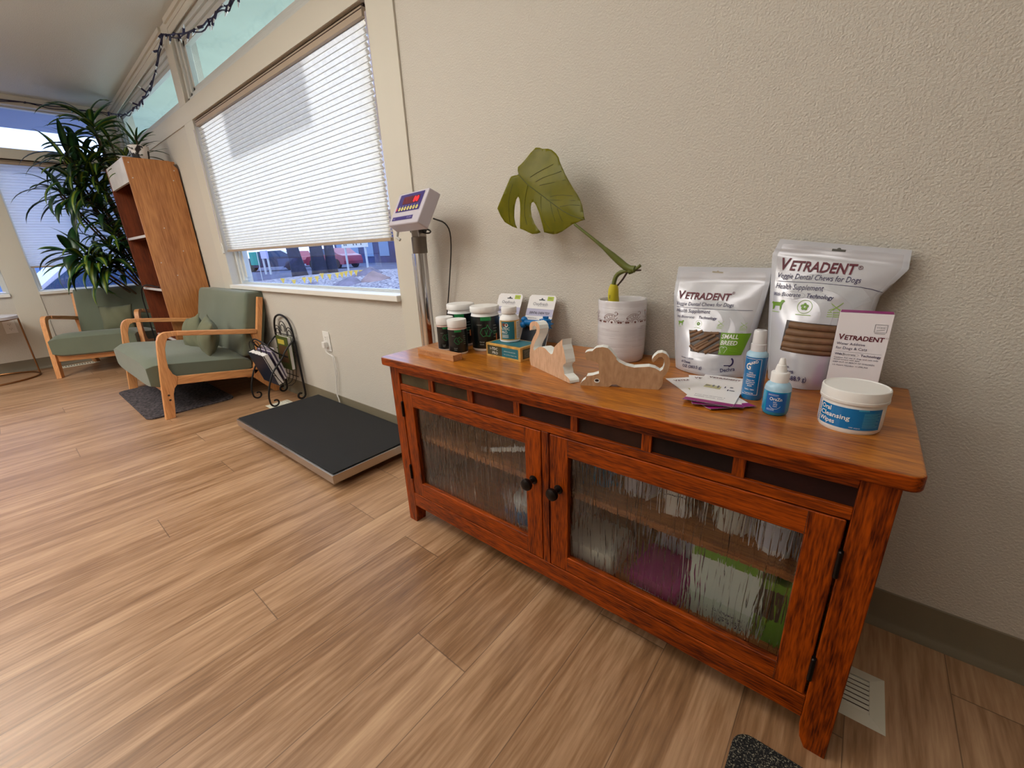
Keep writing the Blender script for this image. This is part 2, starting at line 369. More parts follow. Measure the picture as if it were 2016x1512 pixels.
def window(n, hole, wallfn, sill=True, frame=.03, steps=2, recess=.05, bot=1, pane=None, top=1):
    """stepped frame, pane and sill; wallfn(a,d,z) maps along-wall a, outward d, height z"""
    a0, a1, z0, z1 = hole; e = bpy.data.objects.new('window_%d' % n, None); COL.objects.link(e); struct(e); e.location = wallfn((a0+a1)/2, 0, z0)
    def ring(mb, i, t, d0, d1):
        for A0, A1, Z0, Z1 in ((a0+i, a0+i+t, z0+i, z1-i), (a1-i-t, a1-i, z0+i, z1-i), (a0+i, a1-i, z0+i*bot, z0+i*bot+t*bot), (a0+i, a1-i, z1-i*top-t*top, z1-i*top)):
            p, q = Vector(wallfn(A0, d0, Z0)), Vector(wallfn(A1, d1, Z1))
            mb.box([min(p[k], q[k]) for k in range(3)], [max(p[k], q[k]) for k in range(3)])
    mb = MB()
    for k in range(steps): ring(mb, k*frame*.55, frame*.6, recess+k*.014, recess+.06)
    struct(mb.build('window_frame', M_frame, e, True, smooth=0, bevel=.002))
    i = steps*frame*.5; p, q = Vector(wallfn(a0+i, recess+.03, z0+i*bot)), Vector(wallfn(a1-i, recess+.033, z1-i*top))
    struct(MB().box([min(p[k], q[k]) for k in range(3)], [max(p[k], q[k]) for k in range(3)]).build('pane', pane or M_pane, e, True, smooth=0))
    if sill:
        p, q = Vector(wallfn(a0-.0, -.03, z0-.026)), Vector(wallfn(a1+.0, recess+.004, z0+.002))
        struct(MB().box([min(p[k], q[k]) for k in range(3)], [max(p[k], q[k]) for k in range(3)]).build('window_sill', M_sillw, e, True, smooth=0, bevel=.004))
north = lambda a, d, z: (a, d, z)
west = lambda a, d, z: (XW-d, a, z)
window(1, W1, north, frame=.045, steps=3, bot=.18, top=.3)
window(2, C1, north, sill=False, frame=.05, steps=3, recess=.015, pane=M_paneg)
window(3, C2, north, sill=False, frame=.045, steps=3, recess=.015, pane=M_paneg)
window(4, WA, west, bot=.3); window(5, WB, west, bot=.3); window(6, CA, west, sill=False, frame=.02, steps=1)

# ---- pleated shades
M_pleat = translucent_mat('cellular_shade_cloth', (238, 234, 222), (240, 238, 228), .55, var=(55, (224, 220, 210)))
M_pleatw = translucent_mat('cellular_shade_cloth_shaded', (232, 234, 238), (215, 226, 245), .5)  # same cloth with the bluish sky shade put into its colour
M_seamc = translucent_mat('glued_pleat_seam', (190, 188, 184), (150, 148, 150), .5)
M_rail = mat('shade_rail', (170, 152, 132), rough=.5); M_dark = mat('dark_gap', (60, 42, 32), rough=.8); M_cord = mat('shade_cord', (205, 198, 210), rough=.7)
def shade(a0, a1, z0, z1, fn, label, mat_, n, seam=None):
    t = thing('pleated_shade', label, 'window shade', fn((a0+a1)/2, 0, z0))
    zs = []; z = z1-.045
    wts = [1.0-.45*max(0, (k/n-.6)/.4)**1.3 for k in range(n)]; s = (z-(z0+.014))/sum(wts)
    mb = MB(); rows = []
    for k in range(n):
        rows.append((z, .0)); z -= wts[k]*s*.5; rows.append((z, .011)); z -= wts[k]*s*.5
    rows.append((z, 0))
    for (za, da), (zb, db) in zip(rows, rows[1:]):
        o = len(mb.v); mb.v += [Vector(fn(a0, -da, za)), Vector(fn(a1, -da, za)), Vector(fn(a1, -db, zb)), Vector(fn(a0, -db, zb))]; mb.f.append((o, o+1, o+2, o+3)); mb.m.append(0)
    for za, da in rows[::2]:
        o = len(mb.v); h_ = .0022; mb.v += [Vector(fn(a0, -.0012, za+h_)), Vector(fn(a1, -.0012, za+h_)), Vector(fn(a1, -.0012, za-h_)), Vector(fn(a0, -.0012, za-h_))]; mb.f.append((o, o+1, o+2, o+3)); mb.m.append(1)
    mb.build('pleated_cloth', [mat_, seam or M_seamc], t, True, smooth=0)
    def bx(mb, A0, A1, d0, d1, Z0, Z1, mi=0):
        p, q = Vector(fn(A0, d0, Z0)), Vector(fn(A1, d1, Z1)); mb.box([min(p[k], q[k]) for k in range(3)], [max(p[k], q[k]) for k in range(3)], mi)
    mb = MB(); bx(mb, a0, a1, -.018, .02, z1-.044, z1-.012); bx(mb, a0, a1, -.008, .02, z1-.010, z1-.002, 1); bx(mb, a0, a1, -.0195, -.017, z1-.022, z1-.0185, 1)
    mb.build('head_rail', [M_rail, M_dark], t, True, smooth=0, bevel=.001)
    mb = MB(); bx(mb, a0, a1, -.014, .008, z0, z0+.014); mb.build('bottom_rail', M_rail, t, True, smooth=0, bevel=.002)
    return t
sh = shade(-3.63, -1.625, .955, 1.80, lambda a, d, z: (a, .018+d, z), 'white pleated shade half drawn over the big window, backlit, with a square shadow', M_pleat, 38)
for x0, x1 in ((-1.607, -1.600), (-1.597, -1.594)):
    MB().tube([(x1, -.004, 1.76), (x1+.001, -.006, 1.3), (x0, -.004, .99)], .0016, 6, smooth=1).build('pull_cord', M_cord, sh, True)
MB().tube([(-3.655, -.012, 1.74), (-3.652, -.014, 1.2), (-3.668, -.014, .98)], .002, 6, smooth=1).build('pull_cord', M_cord, sh, True)
MB().tube([(-3.655, -.014, 1.02), (-3.669, -.016, .99), (-3.660, -.016, .945), (-3.644, -.014, .95), (-3.643, -.014, 1.0)], .004, 6, closed=True).build('cord_loop', M_sillw, sh, True)
westd = lambda a, d, z: (XW-.018-d, a, z)
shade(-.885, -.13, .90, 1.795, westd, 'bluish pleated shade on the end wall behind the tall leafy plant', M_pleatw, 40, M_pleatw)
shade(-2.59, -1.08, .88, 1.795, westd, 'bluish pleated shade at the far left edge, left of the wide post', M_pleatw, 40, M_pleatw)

# ---- ceiling panels out of view, hung low with an added upglow
M_emit = mat('lamp_diffuser', (255, 240, 215), emit=0); 
def ceiling_light(x, y, label, power):
    z = zc(x)-.30; t = thing('ceiling_light', label, 'ceiling light', (x, y, z), 0, 'hanging light panels of the room')
    MB().box((-.47, -.32, 0), (.47, .32, .03)).build('frame', M_frame, t, smooth=0)
    for q in (-.4, .4): MB().tube([(q, 0, .03), (q, 0, .30+.035*q)], .004, 6).build('hanger', M_frame, t)
    l = lamp('lamp_glow', 'AREA', (0, 0, -.01), (0, 0, 0), power*.72, (1, .96, .90), shape='RECTANGLE', size=.9, size_y=.6); l.parent = t
    l = lamp('added_upglow', 'AREA', (0, 0, .04), (PI, 0, 0), power*.85, (1, .96, .90), shape='RECTANGLE', size=.9, size_y=.6); l.parent = t  # added uplight that brightens the ceiling
ceiling_light(-1.75, -1.45, 'hanging light panel over the floor before the scale platform', CEILING_W[0])
ceiling_light(-.35, -1.45, 'hanging light panel over the viewer near the cabinet', CEILING_W[1])
ceiling_light(-2.6, -3.4, 'hanging light panel in the back half of the room', CEILING_W[2])
ceiling_light(-3.75, -2.05, 'unseen light panel added to brighten the corner with the armchairs', CEILING_W[3])  # unseen panel added as fill for the far corner

# ================================================================ outdoors
M_grnd = mat('asphalt_outdoors', (76, 80, 104), rough=.9, var=.25, vscale=1.5)
M_walk = mat('bounce_concrete_outdoors', (225, 225, 218), rough=.9)
struct(MB().box((-60, .16, -.32), (40, 60, -.12)).build('ground_outdoors', M_grnd, smooth=0))
struct(MB().box((-60, -30, -.9), (XW-.15, .16, -.5)).build('ground_street', M_grnd, smooth=0))
struct(MB().box((-12, .16, -.12), (6, 3.4, -.06)).build('bounce_path_outdoors', M_walk, smooth=0))  # unseen paving, made pale and wide to bounce light onto the soffit
M_soff = mat('mint_soffit_paint', (196, 210, 200), rough=.8, var=.05, vscale=3)
mb = MB(); mb.hexa([(-7.4, .14, 2.36), (4, .14, 2.66), (4, 1.15, 2.66), (-7.4, 1.15, 2.36), (-7.4, .14, 2.48), (4, .14, 2.82), (4, 1.15, 2.82), (-7.4, 1.15, 2.48)])
struct(mb.build('roof_overhang_north', M_soff, smooth=0))
M_soffw = mat('blue_grey_soffit_paint', (150, 160, 190), rough=.8)
struct(MB().box((-7.2, -8, 2.30), (XW-.14, .14, 2.42)).build('roof_overhang_west', M_soffw, smooth=0))

def rock(name, label, c, r, seed, m_, group=None):
    rnd = random.Random(seed); mb = MB(); nn = [(Vector((rnd.uniform(-1, 1), rnd.uniform(-1, 1), rnd.uniform(-.3, 1))).normalized(), rnd.uniform(.62, .95)) for _ in range(14)]
    def f(u, v):
        a = u*2*PI; b = (v-.5)*PI; d = Vector((math.cos(a)*math.cos(b), math.sin(a)*math.cos(b), math.sin(b)))
        k = 1.0
        for nrm, h in nn:
            q = d.dot(nrm)
            if q > .05: k = min(k, h/q)
        return (d.x*r[0]*k, d.y*r[1]*k, max(-.2, d.z*k)*r[2])
    mb.grid(f, 24, 14); o = mb.build(name, m_, None, smooth=25); o.location = c; return tag(o, label, 'rock', group)
M_rock = mat('grey_boulder', (120, 112, 125), rough=.9, var=.35, vscale=3); M_rockb = mat('brown_boulder', (150, 125, 120), rough=.9, var=.35, vscale=2)
gp = lambda u, v: bp(u, v, 'z', -.1)
# gravel bed
M_grav = mat('pale_gravel', (60, 58, 78), rough=.95, rgb2=(196, 188, 188), vscale=16)
mb = MB(); g0 = gp(640, 548)
GX0, GX1, GY0, GY1 = -19, -3.5, 4.0, 11.5
gz = lambda x, y: -.12+.42*max(0, math.sin((x-GX0)/(GX1-GX0)*PI))**.5*max(0, math.sin((y-GY0)/(GY1-GY0)*PI))**.6
mb.grid(lambda u, v: (GX0+(GX1-GX0)*u, GY0+(GY1-GY0)*v, gz(GX0+(GX1-GX0)*u, GY0+(GY1-GY0)*v)+random.uniform(0, .02)), 90, 50)
tag(mb.build('gravel_bed', M_grav, smooth=0), 'pale speckled gravel bed outside the big window', 'gravel', kind='stuff')
def onray(u, v, y): return bp(u, v, 'y', y)
p = onray(690, 560, 5.0); rock('boulder', 'low dark boulder in the gravel nearest the window glass, at the middle', (p.x, 5.0, -.02), (.75, .5, .34), 3, M_rock)
p = onray(620, 565, 4.8); rock('boulder', 'small flat boulder in the gravel left of the others', (p.x, 4.8, -.04), (.5, .35, .2), 5, M_rock)
p = onray(740, 545, 5.6); rock('boulder', 'brown boulder in the gravel under the right end of the pennants', (p.x, 5.6, -.02), (.7, .5, .5), 8, M_rockb)
p = onray(722, 540, 6.4); rock('boulder', 'largest grey boulder rising behind the brown one', (p.x, 6.4, -.02), (.9, .6, .62), 12, M_rock)
# trees
M_bark = mat('dark_bark', (44, 42, 58), rough=.95, bump=.6, bscale=30, var=.3, vscale=6)
def trunk(label, u, y, r, lean, y_u=None):
    p = onray(u, 545, y); t = thing('street_tree', label, 'tree', (p.x, y, -.1))
    mb = MB(); pts = [(lean*.9*k/6*3-.0, 0, 5.2*k/6) for k in range(7)]; pts[0] = (-.12*lean, 0, -.1)
    mb.tube(pts, [r*1.5, r*1.1, r, r*.95, r*.85, r*.75, r*.6], 12); mb.build('trunk', M_bark, t)
    cr = MB(); rnd = random.Random(u)
    for k in range(12):
        c = Vector((pts[-1][0]+rnd.uniform(-.7, .7), rnd.uniform(-.5, .5), rnd.uniform(4.8, 6.4))); rr = rnd.uniform(.3, .5)
        cr.lathe([(.01, -rr), (rr*.7, -rr*.7), (rr, 0), (rr*.7, rr*.7), (.01, rr)], c, 8)
    cr.build('crown', mat('dark_leaves', (40, 62, 44), rough=.9, var=.4, vscale=9), t, smooth=0)
trunk('leaning dark tree trunk at the left in the big window gap', 592, 7.6, .24, -.42)
trunk('upright dark tree trunk in the middle of the big window gap', 632, 8.6, .26, -.04)
trunk('thin dark tree trunk right of the upright one beyond the gravel', 656, 9.2, .20, .06)
# pennant string
t = thing('pennant_string', 'string of small yellow pennants sagging over the gravel', 'pennants', (-5, 4.6, 0))
M_yel = mat('yellow_pennant', (250, 205, 80), rough=.6); M_string = mat('pale_string', (220, 200, 150), rough=.8)
PX = [(556, 548), (578, 551), (598, 546), (610, 546), (623, 544), (633, 538), (648, 540), (663, 537), (672, 536), (680, 534), (690, 533), (700, 532), (710, 532), (720, 530), (730, 528)]
pts = []
for i, (u, v) in enumerate(PX):
    P = bp(u, v, 'y', 4.1+.16*i); pts.append(P)
MB().tube(pts, .006, 5, smooth=1).build('string', M_string, t, True)
for P in pts:
    d = .065
    MB().prism([(-d, 0), (d, 0), (0, -.17)], lambda a, b, e: (P.x+a*.8, P.y+a*.6+e, P.z+b), 0, .004).build('pennant', M_yel, t, True, smooth=0)
# sign hanging from the roof edge: it throws the square shadow on the shade
kk = -.95/SUN_DIR.y; off = Vector((SUN_DIR.x*kk, -.95, SUN_DIR.z*kk))
t = thing('hanging_sign', 'rectangular sign board hanging outside under the roof edge, seen only as a shadow', 'sign', (-2.66-off.x, .97, 1.63-off.z))
MB().box((-.52, -.012, -.135), (.52, .012, .135)).build('board', M_frame, t, smooth=0)
for s in (-.4, .4): MB().tube([(s, 0, .13), (s, 0, 2.36+.3*(-2.66-off.x+s+7.4)/11.4-(1.63-off.z))], .006, 6).build('hanger', M_dark, t)
# billboard, shops and vehicles across the lot
def slab(name, label, cat, u0, v0, u1, v1, y, rgb, th=.1, emit=0, extra=None):
    a, b = bp(u0, v0, 'y', y), bp(u1, v1, 'y', y); m_ = mat('paint_%d_%d_%d' % rgb, rgb, rough=.7)
    t = thing(name, label, cat, ((a.x+b.x)/2, y, -.12)); MB().box((min(a.x, b.x), y, min(a.z, b.z)), (max(a.x, b.x), y+th, max(a.z, b.z))).build('panel', m_, t, True, smooth=0)
    if extra: extra(t, min(a.x, b.x), max(a.x, b.x), min(a.z, b.z), max(a.z, b.z), y)
    return t
def posts(t, x0, x1, z0, z1, y):
    for x in (x0+.1*(x1-x0), x1-.1*(x1-x0)): MB().box((x-.05, y+.02, -.12), (x+.05, y+.1, z0)).build('post', M_frame, t, True, smooth=0)
def signtext(t, x0, x1, z0, z1, y):
    posts(t, x0, x1, z0, z1, y); pr = Print(lambda a, b, l: (a, y-.01-l, b)); w_ = x1-x0
    for k, f in enumerate((.12, .2, .5, .62, .8)): pr.disc(M_dark, x0+w_*f, z0+(z1-z0)*.45, w_*.02)
    pr.build('lettering', t, True)
slab('billboard', 'white board sign on two posts beyond the boulders', 'sign', 671, 476, 722, 486, 13, (235, 228, 210), extra=signtext)
slab('lawn_sign', 'small white and purple sign by the teal banner', 'sign', 511, 494, 526, 509, 9.5, (200, 195, 225), extra=posts)
slab('banner', 'teal feather banner at the left end of the window gap', 'banner', 489, 497, 508, 522, 6.5, (0, 150, 130), extra=lambda t, x0, x1, z0, z1, y: MB().tube([(x1, y+.05, -.12), (x1, y+.05, z1)], .02, 8).build('pole', M_frame, t, True))
M_shop = mat('dark_shopfront', (44, 50, 98), rough=.8, var=.35, vscale=.9); M_shop2 = mat('violet_facade', (74, 62, 124), rough=.8, var=.2, vscale=.5)
M_lit = mat('shop_window_glass', (86, 120, 160), rough=.1)
def building(label, x0, x1, y, h, m_, nwin):
    t = thing('shop_building', label, 'building', ((x0+x1)/2, y, -.12)); MB().box((x0, y, -.12), (x1, y+4, h)).build('walls', m_, t, True, smooth=0)
    MB().box((x0-.2, y-.6, h), (x1+.2, y+4.2, h+.3)).build('roof', M_dark, t, True, smooth=0)
    for k in range(nwin):
        a = x0+(x1-x0)*(k+.2)/nwin; b = x0+(x1-x0)*(k+.8)/nwin
        f = MB().box((a, y-.05, .5), (b, y, 1.9)).build('shop_window', M_lit, t, True, smooth=0)
    return t
building('dark blue shopfront row across the parking lot', -46, -22, 24, 4.2, M_shop, 9)
building('violet shopfront at the right across the lot', -21.5, -9, 23, 4.6, M_shop2, 5)
def car(label, p, rz, rgb, lights=False):
    t = thing('parked_car', label, 'car', (p.x, p.y, -.12), R(rz)); m_ = mat('car_%d_%d_%d' % rgb, rgb, rough=.3, coat=.5)
    prof = [(-2.1, .28), (-2.15, .62), (-1.9, .86), (-1.1, .95), (-.6, 1.38), (.9, 1.42), (1.55, 1.0), (2.05, .88), (2.15, .5), (2.1, .28)]
    MB().prism(prof, lambda a, b, d: (a, d, b), -.85, .85).build('body', m_, t, smooth=0, bevel=.05)
    MB().prism([(-1.0, .97), (-.56, 1.32), (.85, 1.36), (1.4, 1.0)], lambda a, b, d: (a, d, b), -.86, .86).build('side_glass', mat('car_glass', (44, 66, 100), rough=.1), t, smooth=0)
    for x in (-1.35, 1.35):
        for y in (-.78, .78): MB().lathe([(.33, -.1), (.33, .1)], (0, 0, 0), 20, M=Matrix.Translation((x, y, .33)) @ rot('X', 90)).build('wheel', M_dark, t)
    for y in (-.62, .62):
        MB().box((-2.17, y-.14, .58), (-2.1, y+.14, .72)).build('headlight', mat('lamp_lens', (255, 240, 200), rough=.2, emit=2.5 if lights else 0) if lights else M_frame, t, smooth=0)
    return t
car('dark car with lit headlights beyond the leaning trunk', onray(535, 525, 12.5), 60, (40, 42, 70), True)
car('red pickup-like car behind the tree trunks', onray(655, 500, 15.5), 10, (150, 45, 60))
car('red car further left behind the upright trunk', onray(585, 502, 17.5), 175, (160, 50, 60))
# street side (beyond the end wall)
def wslab(name, label, cat, y0, y1, z0, z1, x, rgb):
    t = thing(name, label, cat, (x, (y0+y1)/2, z0)); MB().box((x-.3, y0, z0), (x, y1, z1)).build('wall', mat('paint_%d_%d_%d' % rgb, rgb, rough=.8), t, True, smooth=0); return t
wslab('street_building', 'blue-grey long building across the street on the left', 'building', -14, 1.0, -.5, 1.6, -22, (120, 150, 196))
wslab('street_wall', 'pale low wall before the blue-grey building across the street', 'wall', -14, .9, -.5, .35, -16, (225, 205, 205))
p = Vector((-12.5, .3, 0)); car('pale car beyond the end wall window', p, 95, (205, 195, 208)).location.z = -.5
p = Vector((-12.8, -5.0, 0)); car('violet car seen in the far left window', p, 88, (95, 90, 150)).location.z = -.5

# ================================================================ the wooden cabinet
OAKL, OAKD = (166, 70, 0), (62, 13, 0)
Wx = wood('red_oak_x', OAKL, OAKD, 'x', .45, 2.3, coat=.04, spec=.22); Wz = wood('red_oak_z', OAKL, OAKD, 'z', .45, 2.3, coat=.04, spec=.22); Wy = wood('red_oak_y', OAKL, OAKD, 'y', .38, 1.6, coat=.25)
Wtop = wood('golden_oak_top', (200, 124, 30), (128, 62, 8), 'x', .3, 2.0, coat=.35, bump=.1)
Winn = wood('oak_inside', (190, 118, 62), (120, 66, 30), 'x', .5, 1.5)
M_bronze = mat('dark_bronze', (38, 32, 30), rough=.35, metal=.8)
CX, CY = -.512, -.215
cab = thing('media_cabinet', 'wooden cabinet with two rain-glass doors and slate tiles against the wall', 'cabinet', (CX, CY, 0))
x0, x1, yf, yb = -1.1165, .0926, -.4215, -.03
def cbx(name, a, b, m_, parent=cab, bevel=.0015, label=None):
    o = MB().box(a, b).build(name, m_, parent, True, smooth=0, bevel=bevel)
    if label: o['label'] = label
    return o
mb = MB()     # top with rounded front corners
def rr(x0, y0, x1, y1, r, n=5):
    pts = []
    for cx_, cy_, a0 in ((x1-r, y1-.003, None), (x0+r, y1-.003, None)): pass
    pts += [(x1, y1), (x0, y1)]
    for cx_, cy_, a in ((x0+r, y0+r, 180), (x1-r, y0+r, 270)):
        pts += [(cx_+r*math.cos(R(a+90*k/n)), cy_+r*math.sin(R(a+90*k/n))) for k in range(n+1)]
    return pts
mb.prism(rr(-1.1345, -.4436, .111, -.008, .018), lambda a, b, d: (a, b, d), (.575), .600, 0, 1); mb.build('top', [Wtop, Wx], cab, True, smooth=30, bevel=.004, fixn=True)  # edge takes the darker oak, its dimmer light put into the colour
for s in (0, 1):      # front posts with a cut-away foot
    a, b = (x0, -1.072) if s == 0 else (.0465, x1)
    inner = b if s == 0 else a; k = -.009 if s == 0 else .012
    pr = [(a, .575), (b, .575), (b, .0)] if False else None
    if s == 0: poly = [(x0, .575), (b, .575), (b, .03), (b-.006, 0), (x0, 0)]
    else: poly = [(a, .575), (x1, .575), (x1, 0), (a+.014, 0), (a+.004, .022), (a, .05)]
    MB().prism(poly, lambda p, q, d: (p, d, q), yf, yf+.04).build('front_post', Wz, cab, True, smooth=0, bevel=.002, fixn=True)
for a in (x0, x1-.045): cbx('back_post', (a, yb-.04, 0), (a+.045, yb, .575), Wz)
cbx('top_rail', (-1.072, yf, .552), (.0465, yf+.02, .575), Wx); cbx('middle_rail', (-1.072, yf+.001, .4955), (.0465, yf+.02, .516), Wx)
cbx('bottom_rail', (-1.072, yf, .070), (.0465, yf+.02, .1205), Wx); cbx('center_stile', (-.5295, yf+.001, .1205), (-.5095, yf+.02, .4955), Wz)
ed = [-1.072, -.934, -.914, -.774, -.754, -.613, -.594, -.45, -.432, -.286, -.266, -.122, -.102, .0465]
tiles = [(86, 74, 50), (66, 48, 30), (66, 28, 16), (44, 20, 14), (46, 24, 14), (34, 16, 12), (36, 12, 9)]
for k in range(7):
    M_t = mat('slate_%d' % k, tiles[k], rough=.75, spec=.25, var=.35, vscale=14, bump=.5, bscale=60)
    cbx('slate_tile', (ed[2*k], yf+.008, .516), (ed[2*k+1], yf+.018, .552), M_t, bevel=0)
    if k: cbx('tile_divider', (ed[2*k-1], yf+.0015, .516), (ed[2*k], yf+.02, .552), Wz, bevel=.001)
for a in (x0+.008, x1-.02): cbx('side_panel', (a, yf+.03, .085), (a+.012, yb-.02, .575), Wz, bevel=0)
cbx('back_panel', (x0+.01, yb-.008, .09), (x1-.01, yb, .575), Winn, bevel=0)
cbx('bottom_panel', (x0+.01, yf+.02, .100), (x1-.01, yb-.008, .1195), Winn, bevel=0)
cbx('shelf', (-1.095, -.375, .312), (-.522, yb-.01, .331), Winn); cbx('shelf', (-.518, -.375, .312), (.075, yb-.01, .331), Winn)
cbx('divider_panel', (-.5225, yf+.03, .12), (-.5175, yb-.01, .56), Winn, bevel=0)
G = rain_glass()
def cdoor(a, b, ga, gb, gz0, gz1, knobx, hx, hz):
    z0, z1 = .1225, .4935; y0, y1 = yf+.0005, yf+.019
    X_, Z_ = (a, ga, gb, b), (z0, gz0, gz1, z1); mb = MB(); vs = [(x, y, z) for y in (y0, y1) for z in Z_ for x in X_]; V = lambda k, j, i: k*16+j*4+i
    for j in range(3):
        for i in range(3):
            if i == j == 1: continue
            mi = 1 if i == 1 else 0
            mb_f = [(V(0, j, i), V(0, j, i+1), V(0, j+1, i+1), V(0, j+1, i)), (V(1, j, i), V(1, j+1, i), V(1, j+1, i+1), V(1, j, i+1))]
            for f_ in mb_f: mb.f.append(f_); mb.m.append(mi)
    for i in range(3):
        for j, q in ((0, 0), (3, 1)): mb.f.append((V(0, j, i), V(1, j, i), V(1, j, i+1), V(0, j, i+1))); mb.m.append(1)
        for i2 in (0, 3): mb.f.append((V(0, i, i2), V(0, i+1, i2), V(1, i+1, i2), V(1, i, i2))); mb.m.append(0)
    for j in (1, 2): mb.f.append((V(0, j, 1), V(0, j, 2), V(1, j, 2), V(1, j, 1))); mb.m.append(1)
    for i in (1, 2): mb.f.append((V(0, 1, i), V(1, 1, i), V(1, 2, i), V(0, 2, i))); mb.m.append(0)
    mb.v = [Vector(q) for q in vs]; d = mb.build('door', [Wz, Wx], cab, True, smooth=0, bevel=.0025, fixn=True)
    for X__ in (ga, gb):
        for q0, q1 in ((z0+.002, gz0-.002), (gz1+.002, z1-.002)): MB().box((X__-.0004, y0-.0002, q0), (X__+.0004, y0+.0006, q1)).build('frame_joint', M_dark, d, True, smooth=0)
    MB().box((ga-.003, y0+.011, gz0-.003), (gb+.003, y0+.0145, gz1+.003)).build('glass_pane', G, d, True, smooth=0)['label'] = 'clear glass with vertical rain ripples'
    kn = [(.011, 0), (.0118, .002), (.0112, .0035), (.006, .005), (.0055, .014), (.0095, .019), (.0145, .024), (.0158, .029), (.0145, .034), (.009, .0375), (.002, .0385)]
    MB().lathe(kn, (knobx, y0, .355), 24, M=rot('X', 90)).build('knob', M_bronze, d, True)
    for z in hz: MB().box((hx-.0035, y0-.004, z-.026), (hx+.0035, y0+.004, z+.026)).lathe([(.002, -.026), (.004, -.024), (.004, .024), (.002, .026)], (hx, y0-.0035, z), 10).build('hinge', M_bronze, d, True)
cdoor(-1.0695, -.5315, -1.0205, -.5805, .1735, .448, -.5555, -1.0705, (.432, .205))
cdoor(-.5065, .0425, -.4555, -.0055, .1655, .4465, -.481, .0445, (.415, .19))

# ================================================================ things kept in the cabinet
M_white = mat('white_plastic', (236, 236, 234), rough=.35); M_paper = mat('white_paper', (240, 238, 240), rough=.6)
def lbl(cyl_r, c): return lambda a, b, l: (c[0]+(cyl_r+.0004+l)*math.sin(a), c[1]-(cyl_r+.0004+l)*math.cos(a), c[2]+b)
def ctub(name, label, cat, x, y, z, r, h, body, band=None, lid=(236, 236, 234), group=None):
    t = thing(name, label, cat, (x, y, z), 0, group); MB().lathe([(r*.96, 0), (r, .003), (r, h*.78)], n=28).build('body', mat('jar_%d_%d_%d' % body, body, rough=.4), t)
    MB().lathe([(r*1.05, h*.78), (r*1.05, h*.97), (r*.98, h), (.00002, h)], n=28, cap=False).build('lid', mat('lid_%d_%d_%d' % lid, lid, rough=.4), t)
    if band: p = Print(lbl(r, (0, 0, 0))); p.rect(mat('band_%d_%d_%d' % band, band, rough=.5), -1.2, h*.12, 1.2, h*.66, 14, 1); p.build('label_band', t)
    return t
z1_ = .331; z0_ = .1195
ctub('bottle', 'small blue bottle on the cabinet shelf, left end behind the right door', 'bottle', -.418, -.30, z1_, .017, .105, (20, 130, 185), lid=(20, 130, 185))
ctub('tub', 'round white tub on the cabinet shelf beside the blue bottle', 'tub', -.335, -.27, z1_, .042, .085, (232, 232, 236), (215, 210, 225))
def cbox(name, label, cat, a, b, rgb, deco=None, rz=0, group=None):
    c = ((a[0]+b[0])/2, (a[1]+b[1])/2, a[2]); t = thing(name, label, cat, c, R(rz), group); h = [(b[i]-a[i])/2 for i in range(3)]
    MB().box((-h[0], -h[1], 0), (h[0], h[1], 2*h[2])).build('box', mat('card_%d_%d_%d' % rgb, rgb, rough=.6), t, smooth=0, bevel=.001)
    if deco: p = Print(lambda u, v, l: (u, -h[1]-.0005-l, v)); deco(p, h); p.build('printed_face', t)
    return t
M_mag = mat('magenta_print', (150, 20, 115), rough=.5); M_ink = mat('navy_print', (45, 35, 85), rough=.5); M_grey = mat('grey_print', (120, 118, 128), rough=.6)
cbox('medicine_box', 'small white carton with a purple name, on the cabinet shelf between the tubs', 'carton', (-.262, -.33, z1_), (-.215, -.29, z1_+.10), (240, 236, 236), lambda p, h: (p.text('Vetradent', M_mag, -.019, .07, .036, bold=.02), p.rect(M_grey, -.018, .05, .016, .053)), rz=8)
ctub('tub', 'white tub on the cabinet shelf, third container from the right end', 'tub', -.13, -.29, z1_, .036, .10, (238, 238, 234))
ctub('tub', 'white tub with grey writing on the shelf at the far right behind the glass', 'tub', -.045, -.31, z1_, .036, .10, (232, 232, 238), (205, 205, 222))
cbox('carton', 'plain white carton lying behind the right glass door, lower left corner', 'carton', (-.50, -.375, z0_), (-.36, -.25, z0_+.065), (222, 218, 205))
# stack of folded pouches
for k, (rgb, lab) in enumerate((((205, 198, 215), 'pale folded pouch, lowest of the stack behind the right glass door'), ((150, 30, 110), 'magenta folded pouch in the middle of the stack behind the right glass door'), ((160, 36, 120), 'magenta folded pouch on top of the stack behind the right glass door'))):
    t = cbox('pouch', lab, 'pouch', (-.31, -.375, z0_+.018*k), (-.195, -.25, z0_+.018*k+.0175), rgb, rz=-3*k, group=None)
cbox('pouch', 'silver white pouch standing behind the magenta stack in the cabinet', 'pouch', (-.30, -.23, z0_), (-.20, -.20, z0_+.13), (190, 188, 205))
def greenbag(p, h):
    p.rect(mat('leaf_green_print', (120, 170, 60), rough=.5), -.06, .155, .06, .175); p.rect(mat('mint_print', (200, 215, 200), rough=.5), -.062, .0, .062, .055)
    for k, s in enumerate(('Distributed by', 'ID Code Lot 21', 'EXP 01 26')): p.text(s, M_ink, -.01, .030-.011*k, .055, bold=.02)
cbox('treat_bag', 'pale green and white treat bag, tallest thing behind the right glass door', 'bag', (-.185, -.35, z0_), (-.055, -.30, z0_+.18), (220, 228, 222), greenbag)
cbox('treat_bag', 'bright green bag with a brown window at the right edge behind the glass', 'bag', (-.052, -.34, z0_), (.03, -.29, z0_+.15), (125, 165, 50), lambda p, h: p.rect(mat('brown_window', (84, 62, 44), rough=.4), -.04, .06, -.005, .13))
ctub('wipes_tub', 'white tub with a blue label on the cabinet floor behind the left door', 'tub', -.66, -.30, z0_, .048, .085, (235, 235, 235), (10, 110, 175))
